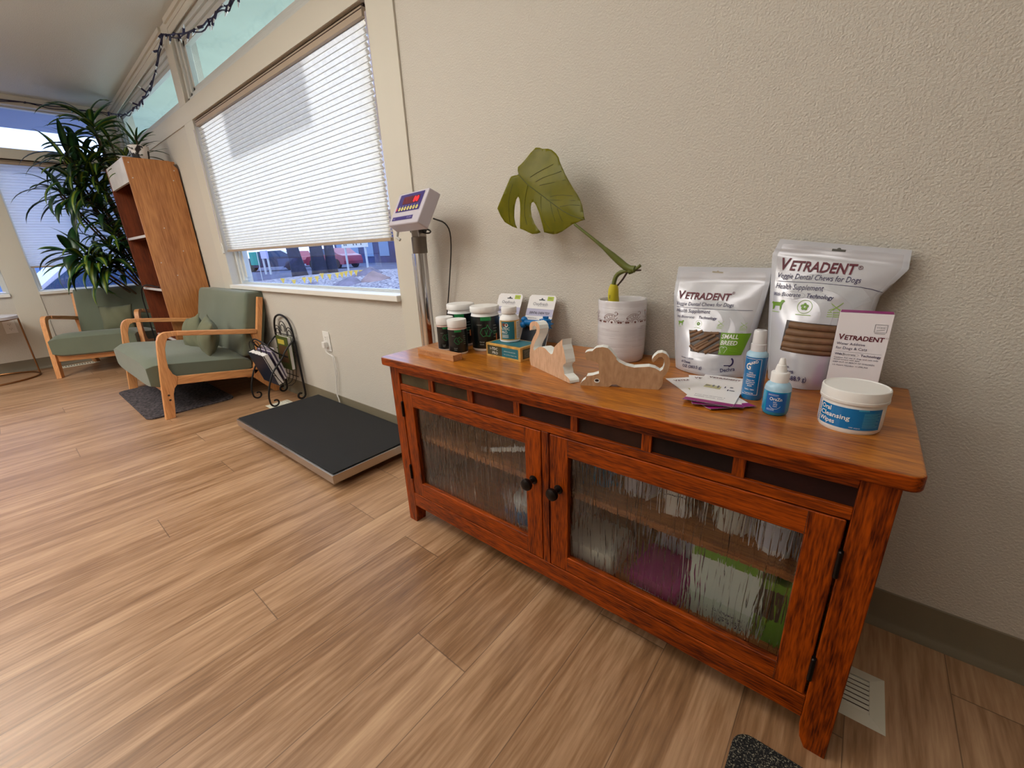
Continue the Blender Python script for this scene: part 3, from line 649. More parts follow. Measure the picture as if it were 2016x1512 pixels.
ctub('tub', 'second pale tub on the cabinet floor beside the blue-labelled one', 'tub', -.585, -.22, z0_, .04, .095, (215, 218, 200))
cbox('carton', 'light blue carton on the shelf behind the left glass door', 'carton', (-.86, -.20, z1_), (-.76, -.14, z1_+.07), (190, 215, 225))
t = thing('paper_strip', 'white strip leaning on the shelf behind the left glass door', 'strip', (-.70, -.335, z1_)); MB().box((-.075, -.003, 0), (.075, .003, .012), M=Matrix.Translation((0, 0, .024)) @ rot('Y', -17)).build('strip', M_paper, t, smooth=0)
t = cbox('book', 'dark red book standing on the cabinet floor behind the left glass door', 'book', (-.77, -.20, z0_), (-.74, -.06, z0_+.16), (110, 30, 36))

# ================================================================ scale: platform and display column
M_steel = mat('brushed_steel', (190, 185, 180), rough=.3, metal=1); M_mat = mat('black_rubber_mat', (20, 21, 24), rough=.75, bump=.9, bscale=700)
M_chrome = mat('chrome', (215, 215, 218), rough=.08, metal=1); M_blk = mat('black_plastic', (22, 22, 24), rough=.5)
plat = thing('animal_scale_platform', 'low black rubber-topped scale platform with steel edge on the floor', 'scale', (-2.02, -.262, 0))
PA = ((-2.538, -.497, .034), (-1.503, -.028, .072))
MB().box(*PA).build('steel_tray', M_steel, plat, True, smooth=0, bevel=.0025)
MB().box((-2.530, -.487, .0722), (-1.512, -.036, .0775)).build('rubber_mat', M_mat, plat, True, smooth=0, bevel=.001)
for x in (-2.46, -1.58):
    for y in (-.43, -.09): MB().lathe([(.02, 0), (.024, .003), (.024, .012), (.012, .016), (.012, .036)], (x, y, 0), 16).build('foot', M_blk, plat, True)
MB().box((-2.48, -.45, .02), (-1.56, -.07, .034)).build('subframe', M_blk, plat, True, smooth=0)
px, py = -1.327, -.082
head = thing('scale_display', 'grey digital weight display with red numbers on a chrome column', 'display', (px, py, 0))
MB().lathe([(.075, 0), (.075, .006), (.03, .012)], (px, py, 0), 28).build('base_plate', M_steel, head, True)
MB().lathe([(.0245, .01), (.0245, .93)], (px, py, 0), 28).lathe([(.010, .01), (.010, .90)], (px-.028, py-.006, 0), 14).build('column', M_chrome, head, True)
MB().lathe([(.027, .90), (.028, .902), (.028, .958), (.026, .960)], (px, py, 0), 28).build('collar', mat('grey_metal', (120, 114, 106), rough=.45, metal=.6), head, True)
yw, ti, HW, HH, HD = -.167, .516, .224, .129, .045
hr = Vector((math.cos(yw), math.sin(yw), 0)); hn = Vector((math.sin(yw)*math.cos(ti), -math.cos(yw)*math.cos(ti), math.sin(ti))); hu = hr.cross(hn)*-1
hu = hn.cross(hr); hc = Vector((-1.274, -.137, 1.044))
Hf = lambda a, b, d: hc+hr*a+hu*b+hn*d
mb = MB(); P = lambda s, zz: [Hf(a*HW/2*s, b*HH/2*s, zz) for a, b in ((-1, -1), (1, -1), (1, 1), (-1, 1))]
mb.hexa(P(1, -HD/2)+P(.965, HD/2)); mb.build('housing', mat('light_grey_plastic', (196, 190, 200), rough=.45), head, True, smooth=0, bevel=.005, fixn=True)
pr = Print(lambda a, b, l: Hf(a, b, HD/2+.0008+l)); M_pur = mat('purple_panel', (52, 34, 120), rough=.35)
pr.rect(M_pur, -.085, -.014, .087, .054); pr.rect(M_pur, -.088, -.046, .062, -.032); M_led = mat('red_led', (255, 30, 30), emit=2.2); M_ledoff = mat('led_window', (95, 10, 40), rough=.3)
pr.rect(M_ledoff, -.052, .014, .066, .043, lift=.0004)
for k in range(4): pr.text('8', mat('dim_led', (130, 14, 34), rough=.4), -.048+.018*k, .018, .012, .020, shear=.12, lift=.0008)
for k in range(2): pr.text('0', M_led, .027+.019*k, .018, .014, .021, shear=.12, bold=.01, lift=.0008)
for k in range(7): pr.disc(mat('yellow_key', (230, 220, 120), rough=.5), -.058+.021*k, -.003, .0075, lift=.0006); pr.rect(M_pur, -.061+.021*k, -.004, -.055+.021*k, -.002, 1, 1, lift=.0012)
pr.disc(mat('red_key', (200, 30, 60), rough=.5), -.078, -.003, .006, lift=.0006)
M_tiny = mat('pale_violet_print', (170, 160, 215), rough=.5)
for k in range(7): pr.rect(M_tiny, -.062+.021*k, .007, -.055+.021*k, .009, 1, 1, lift=.0006)
pr.text('Weigh', M_tiny, -.084, -.0425, .020, lift=.0006); pr.text('VS-2501', M_tiny, .022, -.0425, .032, lift=.0006); pr.build('display_panel', head, True, 'purple panel with red digits and yellow keys')
mb = MB(); mb.box((-.022, -.016, .955), (-.016, .02, 1.0), M=Matrix.Translation((px, py, 0))); mb.box((.016, -.016, .955), (.022, .02, 1.0), M=Matrix.Translation((px, py, 0))); mb.box((-.022, -.016, .952), (.022, .02, .960), M=Matrix.Translation((px, py, 0)))
mb.build('bracket', M_steel, head, True, smooth=0, bevel=.001)
for s in (-1, 1): MB().lathe([(.006, 0), (.013, .002), (.014, .012), (.010, .016), (.00002, .017)], (px+s*.022, py+.002, .985), 12, M=rot('Y', 90*s)).build('wing_knob', M_blk, head, True)
cabl = [Hf(.105, -.02, -.03), (px+.13, py+.03, 1.0), (px+.125, -.03, .95), (px+.09, -.025, .80), (px+.05, -.02, .66), (px+.03, -.03, .50), (px-.03, -.04, .30), (px-.05, -.05, .12), (px-.10, -.03, .085), (px-.16, -.02, .08)]
MB().tube(cabl, .0026, 6, smooth=2).build('cable', M_blk, head, True)
MB().tube([Hf(.09, -.06, -.02), (px+.10, py-.02, .975), (px+.06, py-.0, .968), (px+.02, py, .975)], .003, 6, smooth=2).build('cable', M_blk, head, True)
MB().tube([Hf(-.10, -.065, -.015), Hf(-.10, -.085, -.02), Hf(-.088, -.09, -.03)], .006, 8).build('side_lug', M_frame, head, True)

# ================================================================ armchairs
M_fab = mat('grey_green_fabric', (104, 112, 94), rough=.92, sheen=.3, bump=.5, bscale=900, var=.06, vscale=5)
M_fab2 = mat('grey_green_linen', (112, 114, 90), rough=.95, bump=.6, bscale=700)
Wb = wood('beech_z', (226, 164, 106), (196, 130, 78), 'z', .42, 1.2, bump=.05); Wbh = wood('beech_y', (226, 164, 106), (196, 130, 78), 'y', .42, 1.2, bump=.05); Wbx = wood('beech_x', (226, 164, 106), (196, 130, 78), 'x', .42, 1.2, bump=.05)
X1 = -3.11; FR = -.71
def prof(L): 
    o = []
    for a, b in L:
        p = bp(200+a/2.7, 280+b/2.7, 'x', X1); o.append((p.y-FR, max(0, p.z)))
    return o
P_leg = prof([(345, 1480), (330, 1380), (315, 1270), (305, 1180), (296, 1100), (293, 1062), (300, 1035), (314, 1020), (335, 1011), (400, 1005), (400, 1029), (368, 1034), (350, 1045), (343, 1065), (338, 1100), (344, 1150), (356, 1200), (380, 1233), (406, 1246), (402, 1290), (390, 1308), (385, 1340), (400, 1473)])
P_arm = prof([(400, 1005), (600, 999), (825, 994), (825, 1017), (600, 1023), (400, 1029)])
P_rail = prof([(406, 1246), (600, 1226), (812, 1206), (812, 1244), (600, 1266), (402, 1290)])
P_post = prof([(830, 822), (858, 824), (853, 1000), (843, 1206), (812, 1240), (812, 1206), (819, 1100), (812, 1050), (800, 1020), (826, 1000)])
P_back = prof([(806, 1204), (843, 1208), (968, 1318), (925, 1322), (806, 1246)])
def cushion(fn, nx=14, ny=14, nz=4):
    """closed pillow-like block: fn(u,v,w) in 0..1"""
    mb = MB()
    mb.grid(lambda u, v: fn(u, v, 1), nx, ny); mb.grid(lambda u, v: fn(u, v, 0), nx, ny, flip=True)
    mb.grid(lambda u, v: fn(u, 0, v), nx, nz); mb.grid(lambda u, v: fn(u, 1, v), nx, nz, flip=True)
    mb.grid(lambda u, v: fn(0, u, v), ny, nz, flip=True); mb.grid(lambda u, v: fn(1, u, v), ny, nz)
    return mb
def armchair(label, W, pillows=True):
    """local frame: x across, y from front (0) to back, z up"""
    t = thing('armchair', label, 'armchair'); th = .034
    for s in (-1, 1):
        a, b = (-W/2, -W/2+th) if s < 0 else (W/2-th, W/2)
        f = lambda p, q, d: (d, p, q)
        MB().prism(P_leg, f, a, b).build('front_leg', Wb, t, smooth=30, bevel=.003, fixn=True)
        MB().prism(P_arm, f, a-.006, b+.006).build('armrest', Wbh, t, smooth=30, bevel=.004, fixn=True)
        MB().prism(P_rail, f, a+.003, b-.003).build('side_rail', Wbh, t, smooth=0, bevel=.003, fixn=True)
        MB().prism(P_post, f, a+.001, b-.001).build('back_post', Wb, t, smooth=30, bevel=.003, fixn=True)
        MB().prism(P_back, f, a+.001, b-.001).build('rear_leg', Wb, t, smooth=0, bevel=.003, fixn=True)
        for z in (.115, .145): MB().lathe([(.006, 0), (.006, .0015)], ((b if s > 0 else a), .055, z), 12, M=rot('Y', 90*s)).build('bolt_cap', M_dark, t)
    w = W/2-th
    MB().box((-w, .055, .135), (w, .085, .188)).build('front_rail', Wbx, t, smooth=0, bevel=.003)
    MB().box((-w, .50, .13), (w, .53, .17)).build('rear_rail', Wbx, t, smooth=0, bevel=.003)
    g = w-.006
    def seat(u, v, k):
        x = -g+2*g*u; y = -.006+(.548)*v; ex = (abs(u-.5)*2)**8; ey = (abs(v-.5)*2)**10
        zt = .354-.072*v+.028*(1-ex)*(1-ey); zb = .176-.020*v
        r = .018*(ex+ey)*(1 if k in (0, 1) else 0)
        return (x, y, zb+(zt-zb)*k-(r if k == 1 else -r))
    cushion(seat).build('seat_cushion', M_fab, t, smooth=50, fixn=True, bevel=.012, seg=3)
    def back(u, v, k):
        x = -g+2*g*u; ex = (abs(u-.5)*2)**10; ey = (abs(v-.5)*2)**10
        z = .275+.425*v; y = .50+.11*v+.135*k-(0 if k else .018*(1-ex)*(1-ey))
        return (x, y-.0, z-(.012*k*v))
    cushion(back).build('back_cushion', M_fab, t, smooth=50, fixn=True, bevel=.02, seg=3)
    return t
def throw(name, label, loc, rx, ry, rz, s=.24):
    mb = MB(); n = 18
    def f(u, v, k):
        a, b = u*2-1, v*2-1; th_ = .056*(1-abs(a)**2.2)**.8*(1-abs(b)**2.2)**.8*(1-.12*a*b)
        pin = 1-.10*(1-abs(b)**1.5)*abs(a)**2; pin2 = 1-.10*(1-abs(a)**1.5)*abs(b)**2
        return (a*s/2*pin, (k-.5)*2*th_+.004*math.sin(9*a+4*b), b*s/2*pin2)
    mb.grid(lambda u, v: f(u, v, 0), n, n); mb.grid(lambda u, v: f(u, v, 1), n, n, flip=True)
    o = mb.build(name, M_fab2, None, smooth=180, fixn=True); o.location = loc; o.rotation_euler = (R(rx), R(ry), R(rz)); return tag(o, label, 'pillow')
ch1 = armchair('wide grey-green armchair with beech frame under the big window', 1.07); ch1.location = (X1-1.07/2, FR, 0)
ch2 = armchair('grey-green armchair in the far corner behind the other, below the leafy plant', .66)
d2 = Vector((.88, -.47, 0)); fl2 = Vector((-5.13, -1.01, 0)); wv = Vector((.47, .88, 0))
ch2.location = fl2+wv*.32; ch2.rotation_euler = (0, 0, math.atan2(wv.y, wv.x))
throw('throw_pillow', 'small grey-green pillow nearest the near armrest of the wide armchair', (-3.295, -.335, .425), -14, 10, -10, .25)
throw('throw_pillow', 'small grey-green pillow further in on the wide armchair, behind the other', (-3.62, -.335, .415), -14, -12, 8, .25)
throw('throw_pillow', 'small dark green pillow on the corner armchair', (-5.25, -.50, .425), -14, 0, math.degrees(math.atan2(wv.y, wv.x)), .25)

# ================================================================ bookcase and what stands on it
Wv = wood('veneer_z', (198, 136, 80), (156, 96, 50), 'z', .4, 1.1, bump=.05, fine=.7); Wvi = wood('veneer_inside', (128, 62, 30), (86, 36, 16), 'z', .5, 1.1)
M_edge = mat('pale_shelf_edge', (205, 200, 198), rough=.5); M_fas = mat('pale_fascia', (205, 202, 200), rough=.5, var=.12, vscale=6)
bk = thing('bookcase', 'tall wood-veneer bookcase seen from its side by the corner', 'bookcase', (-4.53, -.17, 0))
bx0, bx1, by0, by1, bh = -4.86, -4.20, -.325, -.012, 1.625
MB().prism([(by0, 0), (by1, 0), (by1, bh-.05), (by1-.045, bh), (by0, bh)], lambda a, b, d: (d, a, b), bx1-.018, bx1).build('side_panel', Wv, bk, True, smooth=0, bevel=.002, fixn=True)
MB().box((bx0, by0, 0), (bx0+.018, by1, bh)).build('side_panel', Wvi, bk, True, smooth=0)
MB().box((bx0, by1-.008, 0), (bx1-.018, by1, bh-.06)).build('back_panel', Wvi, bk, True, smooth=0)
MB().box((bx0+.018, by0+.002, bh-.16), (bx1-.018, by0+.018, bh)).build('top_fascia', M_fas, bk, True, smooth=0)
MB().box((bx0+.018, by0+.018, bh-.02), (bx1-.018, by1-.008, bh)).build('top_board', Wv, bk, True, smooth=0)
for z in (1.105, .705, .30, .06):
    s = MB().box((bx0+.018, by0+.012, z-.018), (bx1-.018, by1-.008, z)).build('shelf', Wvi, bk, True, smooth=0)
    MB().box((bx0+.018, by0+.004, z-.018), (bx1-.018, by0+.012, z)).build('shelf_edge', M_edge, s, True, smooth=0)
for y, z in ((-.30, 1.59), (-.30, 1.49), (-.04, 1.56), (-.06, 1.49), (-.2, 1.15), (-.12, .98), (-.28, .9), (-.2, .8)):
    MB().lathe([(.004, 0), (.004, .001), (.00002, .0015)], (bx1, y, z), 8, M=rot('Y', 90)).build('screw_cap', M_edge, bk, True)
t = thing('bowl', 'pale grey bowl on the bookcase shelf', 'bowl', (-4.36, -.20, .705)); MB().lathe([(.03, 0), (.075, .07), (.08, .085), (.074, .085), (.03, .01), (.00002, .008)], n=28, cap=False).build('bowl_body', mat('grey_ceramic', (150, 150, 140), rough=.35), t)
t = thing('paper_stack', 'crumpled white papers on the low shelf of the bookcase', 'papers', (-4.28, -.25, .30))
for k in range(3): MB().box((-.05, -.04, .002+.018*k), (.05, .04, .006+.018*k), M=rot('Z', 17*k)).build('sheet', M_paper, t, smooth=0)
MB().box((-.03, -.04, .0), (.03, .0, .056)).build('sheet', M_paper, t, smooth=0)
pts = [(-4.40, -.30, .71), (-4.60, -.338, .735), (-4.80, -.345, .70), (-4.875, -.345, .60), (-4.86, -.345, .45), (-4.88, -.345, .30), (-4.87, -.345, .1), (-4.84, -.36, .006)]
tag(MB().tube(pts, .005, 6, smooth=2).build('black_cord', M_blk), 'black cord hanging down the front edge of the bookcase', 'cord')

# ================================================================ magazine rack
M_iron = mat('wrought_iron', (24, 22, 24), rough=.5, metal=.3)
rk = thing('magazine_rack', 'black wrought-iron magazine rack with scroll feet by the wide armchair', 'rack', (-2.86, -.12, 0))
XA, XB = -3.02, -2.745
def scroll(x, y, s, r=.03):      # a spiral foot in the y-z plane, leg arriving on the side s
    return [(x, y-s*r*(1-.09*k/1)*math.cos(R(180-34*k)) if False else y+s*r*(1-.07*k)*math.cos(R(34*k)), r+.006-r*(1-.07*k)*math.sin(R(34*k))+r*.0) for k in range(0, 10)]
def leg_front(x): return [(x, -.085, .352), (x, -.122, .295), (x, -.169, .251), (x, -.200, .213), (x, -.228, .145), (x, -.245, .083)]+[(p[0], p[1]-.0, p[2]) for p in scroll(x, -.213, -1, .031)]
for x in (XA, XB): MB().tube([(x, -.028, .40)]+leg_front(x), .0055, 7, smooth=1).build('front_leg', M_iron, rk, True)
arch = [(XB, -.022, .07), (XB, -.022, .25), (XB, -.022, .42), (XB-.012, -.022, .485), (XB-.05, -.022, .535), ((XA+XB)/2, -.022, .556), (XA+.05, -.022, .535), (XA+.012, -.022, .485), (XA, -.022, .42), (XA, -.022, .25), (XA, -.022, .07)]
MB().tube(arch, .0065, 8, smooth=2).build('arch', M_iron, rk, True)
for x in (XA, XB): MB().tube([(x, -.022, .09)]+scroll(x, -.052, 1, .030), .0065, 8, smooth=1).build('back_foot', M_iron, rk, True)
arch2 = [(XB, -.085, .30), (XB, -.15, .345), (XB-.03, -.185, .40), ((XA+XB)/2, -.20, .43), (XA+.03, -.185, .40), (XA, -.15, .345), (XA, -.085, .30)]
MB().tube(arch2, .005, 7, smooth=2).build('front_arch', M_iron, rk, True)
mb = MB()      # wire basket: V of thin rods and scalloped loops
for k in range(6):
    x = XA+.015+(XB-XA-.03)*k/5
    mb.tube([(x, -.215, .335), (x, -.175, .20), (x, -.13, .115), (x, -.075, .112), (x, -.045, .16), (x, -.026, .41)], .0024, 5, smooth=1)
for y, z in ((-.175, .20), (-.045, .16), (-.033, .32)): mb.tube([(XA, y, z), (XB, y, z)], .003, 5)
for k in range(3):
    x = XA+.05+(XB-XA-.10)*k/2; r = .042 if k != 1 else .05; z = .43 if k != 1 else .455
    for sc_ in (1, .6): mb.tube([(x+r*sc_*math.cos(R(a)), -.024, z+r*sc_*1.1*math.sin(R(a))) for a in range(-20, 201, 20)], .0028, 5)
    mb.tube([(x+r*math.cos(R(a)), -.198-.0, .36+r*math.sin(R(a))) for a in range(-20, 201, 20)], .0028, 5)
mb.tube([(XA, -.024, .425), (XB, -.024, .425)], .003, 5)
mb.build('wire_basket', M_iron, rk, True)
def slab_yz(name, label, cat, top, bot, th, xa, xb, cover, deco=None, page=(232, 228, 225)):
    y0_, z0_2 = bot; y1_, z1_2 = top; d = Vector((0, y1_-y0_, z1_2-z0_2)); h = d.length; d.normalize(); n = Vector((0, d.z, -d.y))
    t = thing(name, label, cat, ((xa+xb)/2, y0_, z0_2)); f = lambda a, b, e: Vector((a, y0_, z0_2))+d*b+n*e
    hx = lambda a0, a1, b0, b1, e0, e1: [f(a0, b0, e0), f(a1, b0, e0), f(a1, b0, e1), f(a0, b0, e1), f(a0, b1, e0), f(a1, b1, e0), f(a1, b1, e1), f(a0, b1, e1)]
    mc = mat('cover_%d_%d_%d' % cover, cover, rough=.4); c_ = .002
    MB().hexa(hx(xa, xb, 0, h, 0, c_)).hexa(hx(xa, xb, 0, h, th-c_, th)).hexa(hx(xa, xa+c_, 0, h, 0, th)).build('cover', mc, t, True, smooth=0, fixn=True)
    MB().hexa(hx(xa+.004, xb-.004, .004, h-.004, c_, th-c_)).build('pages', mat('page_%d' % page[0], page, rough=.8), t, True, smooth=0, fixn=True)
    if deco: pr = Print(lambda a, b, l: f(a, b, -.0006-l)); deco(pr, xa, xb, h); pr.build('cover_print', t, True)
    return t
slab_yz('binder', 'thick dark blue binder leaning out of the magazine rack', 'binder', (-.222, .335), (-.163, .128), .038, -3.0, -2.765, (22, 34, 54))
slab_yz('magazine', 'violet-backed magazine behind the dark blue binder in the rack', 'magazine', (-.165, .345), (-.112, .15), .014, -3.0, -2.79, (120, 104, 140))
slab_yz('magazine', 'white-edged magazine between the violet one and the green book', 'magazine', (-.142, .362), (-.094, .165), .009, -2.99, -2.80, (205, 196, 208))
def greencov(p, xa, xb, h):
    p.rect(mat('brown_print', (92, 62, 34), rough=.5), xa+.02, h*.2, xb-.02, h*.72); p.rect(mat('yellow_print', (196, 176, 70), rough=.5), xa+.02, h*.76, xb-.05, h*.9)
slab_yz('book', 'green and brown covered book standing in the arch of the rack', 'book', (-.058, .42), (-.066, .205), .024, -2.93, -2.765, (74, 86, 34), greencov)

# ================================================================ floor things
M_rug = mat('dark_shag_mat', (34, 30, 34), rough=1, bump=1, bscale=160, rgb2=(92, 84, 86), vscale=70)
def matt(name, label, pts, m_, h):
    t = MB(); t.prism(pts, lambda a, b, d: (a, b, d), 0, h); return tag(t.build(name, m_, smooth=30, bevel=.003, fixn=True), label, 'mat')
def rrect(x0, y0, x1, y1, r, n=5):
    o = []
    for cx_, cy_, a in ((x1-r, y1-r, 0), (x0+r, y1-r, 90), (x0+r, y0+r, 180), (x1-r, y0+r, 270)): o += [(cx_+r*math.cos(R(a+90*k/n)), cy_+r*math.sin(R(a+90*k/n))) for k in range(n+1)]
    return o
matt('floor_mat', 'dark grey textured mat on the floor under the wide armchair', rrect(-4.12, -.775, -3.19, -.30, .05), M_rug, .010)
M_spk = mat('speckled_mat', (12, 12, 16), rough=.9, bump=1, bscale=300, rgb2=(150, 145, 125), vscale=420)
M_spk.node_tree.nodes['Color Ramp'].color_ramp.elements[0].position = .54; M_spk.node_tree.nodes['Color Ramp'].color_ramp.elements[1].position = .66
matt('floor_mat', 'black speckled mat corner at the bottom edge in front of the cabinet', rrect(-.045, -1.1, .5, -.463, .03), M_spk, .008)
def register(label, x0, y0, x1, y1, along='y', n=12):
    t = thing('floor_register', label, 'floor vent', ((x0+x1)/2, (y0+y1)/2, 0)); M_r = mat('ivory_metal', (222, 220, 204), rough=.45); b = .025 if min(x1-x0, y1-y0) > .1 else .016; z = .005
    mb = MB()
    O = [(x0, y0), (x1, y0), (x1, y1), (x0, y1)]; I = [(x0+b, y0+b), (x1-b, y0+b), (x1-b, y1-b), (x0+b, y1-b)]
    for k in range(4):
        j = (k+1) % 4; mb.add([(*O[k], .0005), (*O[j], .0005), (*I[j], z), (*I[k], z), (I[k][0], I[k][1], 0), (I[j][0], I[j][1], 0)], [(0, 1, 2, 3), (3, 2, 5, 4)])
    mb.build('rim', M_r, t, True, smooth=0)
    MB().box((x0+b, y0+b, .0002), (x1-b, y1-b, .0006)).build('duct_shadow', M_dark, t, True, smooth=0)['label'] = 'dark sheet painted as the shade under the louvres'  # dark sheet stands in for the shade below the louvres
    mb = MB()
    L_, S = (y1-y0-2*b, x1-x0-2*b)
    for k in range(n):
        yy = y0+b+(k+.5)*L_/n
        if along == 'y': mb.hexa([(x0+b, yy-L_/n*.3, .0012), (x1-b, yy-L_/n*.3, .0012), (x1-b, yy-L_/n*.3+.0012, .0012), (x0+b, yy-L_/n*.3+.0012, .0012), (x0+b, yy+L_/n*.12, .0046), (x1-b, yy+L_/n*.12, .0046), (x1-b, yy+L_/n*.12+.0012, .0046), (x0+b, yy+L_/n*.12+.0012, .0046)])
        else:
            xx = x0+b+(k+.5)*S/n; mb.box((xx-S/n*.2, y0+b, .001), (xx+S/n*.2, y1-b, .0045))
    mb.build('louvres', M_r, t, True, smooth=0)
register('white floor vent on the right behind the cabinet leg', .03, -.306, .179, -.172, 'y', 7)
register('white floor vent under the foot of the magazine rack', -2.845, -.245, -2.735, -.105, 'y', 8)
register('white floor vent by the far wall under the corner armchair', -5.76, -.955, -5.64, -.68, 'y', 12)
# side table at the left edge
M_brass = mat('bronze_metal', (150, 104, 66), rough=.3, metal=.9)
st = thing('side_table', 'side table with white top and thin bronze frame at the left edge', 'side table', (-5.58, -1.36, 0))
ry = .27; cx_, cy_ = -5.548, -1.350
MB().lathe([(.001, 0), (ry, 0), (ry, .022), (.00002, .022)], (cx_, cy_, .505), 48, cap=False).build('table_top', mat('white_laminate', (235, 232, 235), rough=.25), st, True)
MB().tube([(cx_+.0+ry*.98*math.cos(R(a)), cy_+ry*.98*math.sin(R(a)), .008) for a in range(0, 360, 10)], .007, 8, closed=True).build('base_ring', M_brass, st, True)
MB().tube([(cx_+ry*.98*math.cos(R(a)), cy_+ry*.98*math.sin(R(a)), .502) for a in range(0, 360, 10)], .005, 8, closed=True).build('top_ring', M_brass, st, True)
for a in (93, 210, 330): MB().tube([(cx_+ry*.98*math.cos(R(a)), cy_+ry*.98*math.sin(R(a)), .008), (cx_+ry*.98*math.cos(R(a)), cy_+ry*.98*math.sin(R(a)), .503)], .006, 8).build('leg', M_brass, st, True)
# outlets
M_outl = mat('outlet_plastic', (232, 230, 226), rough=.35)
def outlet(label, fn, c):
    t = thing('wall_outlet', label, 'outlet', c)
    b = lambda a0, a1, z0, z1, d0, d1: (lambda p, q: ([min(p[k], q[k]) for k in range(3)], [max(p[k], q[k]) for k in range(3)]))(Vector(fn(a0, d0, z0)), Vector(fn(a1, d1, z1)))
    MB().box(*b(-.0365, .0365, -.058, .058, .001, .006)).build('cover_plate', M_outl, t, True, smooth=0, bevel=.002)
    for z in (-.02, .02):
        s = MB().box(*b(-.017, .017, z-.014, z+.014, .006, .0085)).build('socket', M_outl, t, True, smooth=0, bevel=.002)
        mb = MB()
        for a in (-.006, .006): mb.box(*b(a-.001, a+.001, z-.001, z+.008, .0085, .0089))
        mb.box(*b(-.002, .002, z-.009, z-.005, .0085, .0089)); mb.build('slots', M_dark, s, True, smooth=0)
    return t
outlet('white wall outlet with a plug, under the big window', lambda a, d, z: (-2.355+a, -d, .43+z), (-2.355, 0, .43))
outlet('white wall outlet on the far wall above the side table', lambda a, d, z: (XW+d, -1.147+a, .41+z), (XW, -1.147, .41))
t = thing('white_cord', 'white plug and double cord running from the outlet down to the floor', 'cord', (-2.355, -.02, .40))
MB().box((-2.372, -.032, .395), (-2.342, -.0086, .43)).build('plug', M_outl, t, True, smooth=0, bevel=.004)
for k in range(2):
    q = [(657, 700), (661, 716), (664, 740), (662+4*k, 760), (663+4*k, 778), (668+3*k, 788)]
    P = [Vector((-2.357+.01*k, -.028, .397)), Vector((-2.35+.01*k, -.02, .36))]+[bp(u-3*k, v, 'y', -.014-.004*k) for u, v in q]
    for p_ in P: p_.z = max(p_.z, .085)
    MB().tube(P+[(P[-1].x+.01, -.02, .006)], .0025, 6, smooth=2).build('cord', M_outl, t, True)

# ================================================================ string lights
sl = thing('string_lights', 'dark string of small lights draped along the ceiling and window posts', 'string lights', (-3.8, -.03, 2.3))
PXN = [(470, -12), (455, 0), (447, 12), (438, 12), (428, 26), (412, 40), (398, 50), (384, 58), (370, 62), (352, 66), (336, 67), (320, 66), (316, 84), (311, 100), (309, 120), (305, 140), (301, 160), (296, 172), (290, 183), (280, 196), (272, 206), (262, 216), (250, 224), (238, 226), (225, 224), (215, 222)]
P = [Vector((-1.55, -.03, 2.36)), Vector((-1.75, -.035, 2.25)), Vector((-2.05, -.035, 2.17)), Vector((-2.35, -.035, 2.16))]+[bp(u, v, 'y', -.035) for u, v in PXN]
P += [bp(u, v, 'x', XW+.04) for u, v in [(205, 221), (180, 219), (150, 215), (100, 209), (50, 202), (12, 197), (-20, 193)]]
M_wire = mat('navy_wire', (28, 22, 60), rough=.5); M_bulb = mat('clear_bulb', (225, 235, 240), rough=.2)
dn = []
for a, b in zip(P, P[1:]):
    k = max(1, int((b-a).length/.06))
    for i in range(k): dn.append(a.lerp(b, i/k)+Vector((0, random.uniform(-.004, .004), random.uniform(-.006, .006))))
dn.append(P[-1])
MB().tube(dn, .0042, 6, smooth=1).build('wire', M_wire, sl, True)
MB().tube([p+Vector((0, 0, -.012+.012*math.sin(i*1.3))) for i, p in enumerate(dn)], .0035, 5, smooth=1).build('wire', M_wire, sl, True)
rnd = random.Random(4)
for i in range(1, len(dn)-1):
    p = dn[i]; d = Vector((rnd.uniform(-1, 1), rnd.uniform(-.5, 0), rnd.uniform(-1, .3))).normalized()
    if i > len(dn)*.66 and i % 4: continue
    s = MB().tube([p, p+d*.034], .0068, 6).build('bulb_socket', M_wire, sl, True)
    MB().tube([p+d*.034, p+d*.055], [.0055, .002], 6).build('bulb', M_bulb, s, True)

# ================================================================ plants
LG = mat('leaf_dark_green', (36, 74, 34), rough=.35, var=.25, vscale=20); LY = mat('leaf_yellow_green', (120, 138, 44), rough=.35); LD = mat('leaf_deep_green', (22, 52, 30), rough=.35)  # the last one is the deepest leaf green, used on some clusters
M_cane = mat('brown_cane', (92, 74, 52), rough=.9, bump=.6, bscale=60)
def leaf(mb, base, dirv, L, Wd, droop, twist=0, n=9, m=(0, 1)):
    d = Vector(dirv).normalized(); h = Vector((d.x, d.y, 0)); h = h.normalized() if h.length > .05 else Vector((1, 0, 0)); side = Vector((-h.y, h.x, 0))
    pts = []; p = Vector(base); ang = math.atan2(d.z, Vector((d.x, d.y, 0)).length)
    rows = []
    for i in range(n+1):
        t = i/n; w_ = Wd*(math.sin(PI*min(1, t*.92+.08))**.75)*(1-.25*t)
        a = ang-droop*t**1.3; dv = h*math.cos(a)+Vector((0, 0, math.sin(a))); nrm = dv.cross(side).normalized()*-1
        s = side*math.cos(twist*t)+nrm*math.sin(twist*t)
        rows.append([p+s*(q*w_/2)+nrm*(abs(q)*w_*.22) for q in (-1, -.35, .35, 1)])
        p = p+dv*(L/n)
    o = len(mb.v)
    for r_ in rows: mb.v += r_
    for i in range(n):
        for k in range(3):
            a = o+i*4+k; mb.f.append((a, a+1, a+5, a+4)); mb.m.append(m[1] if k == 1 else m[0])
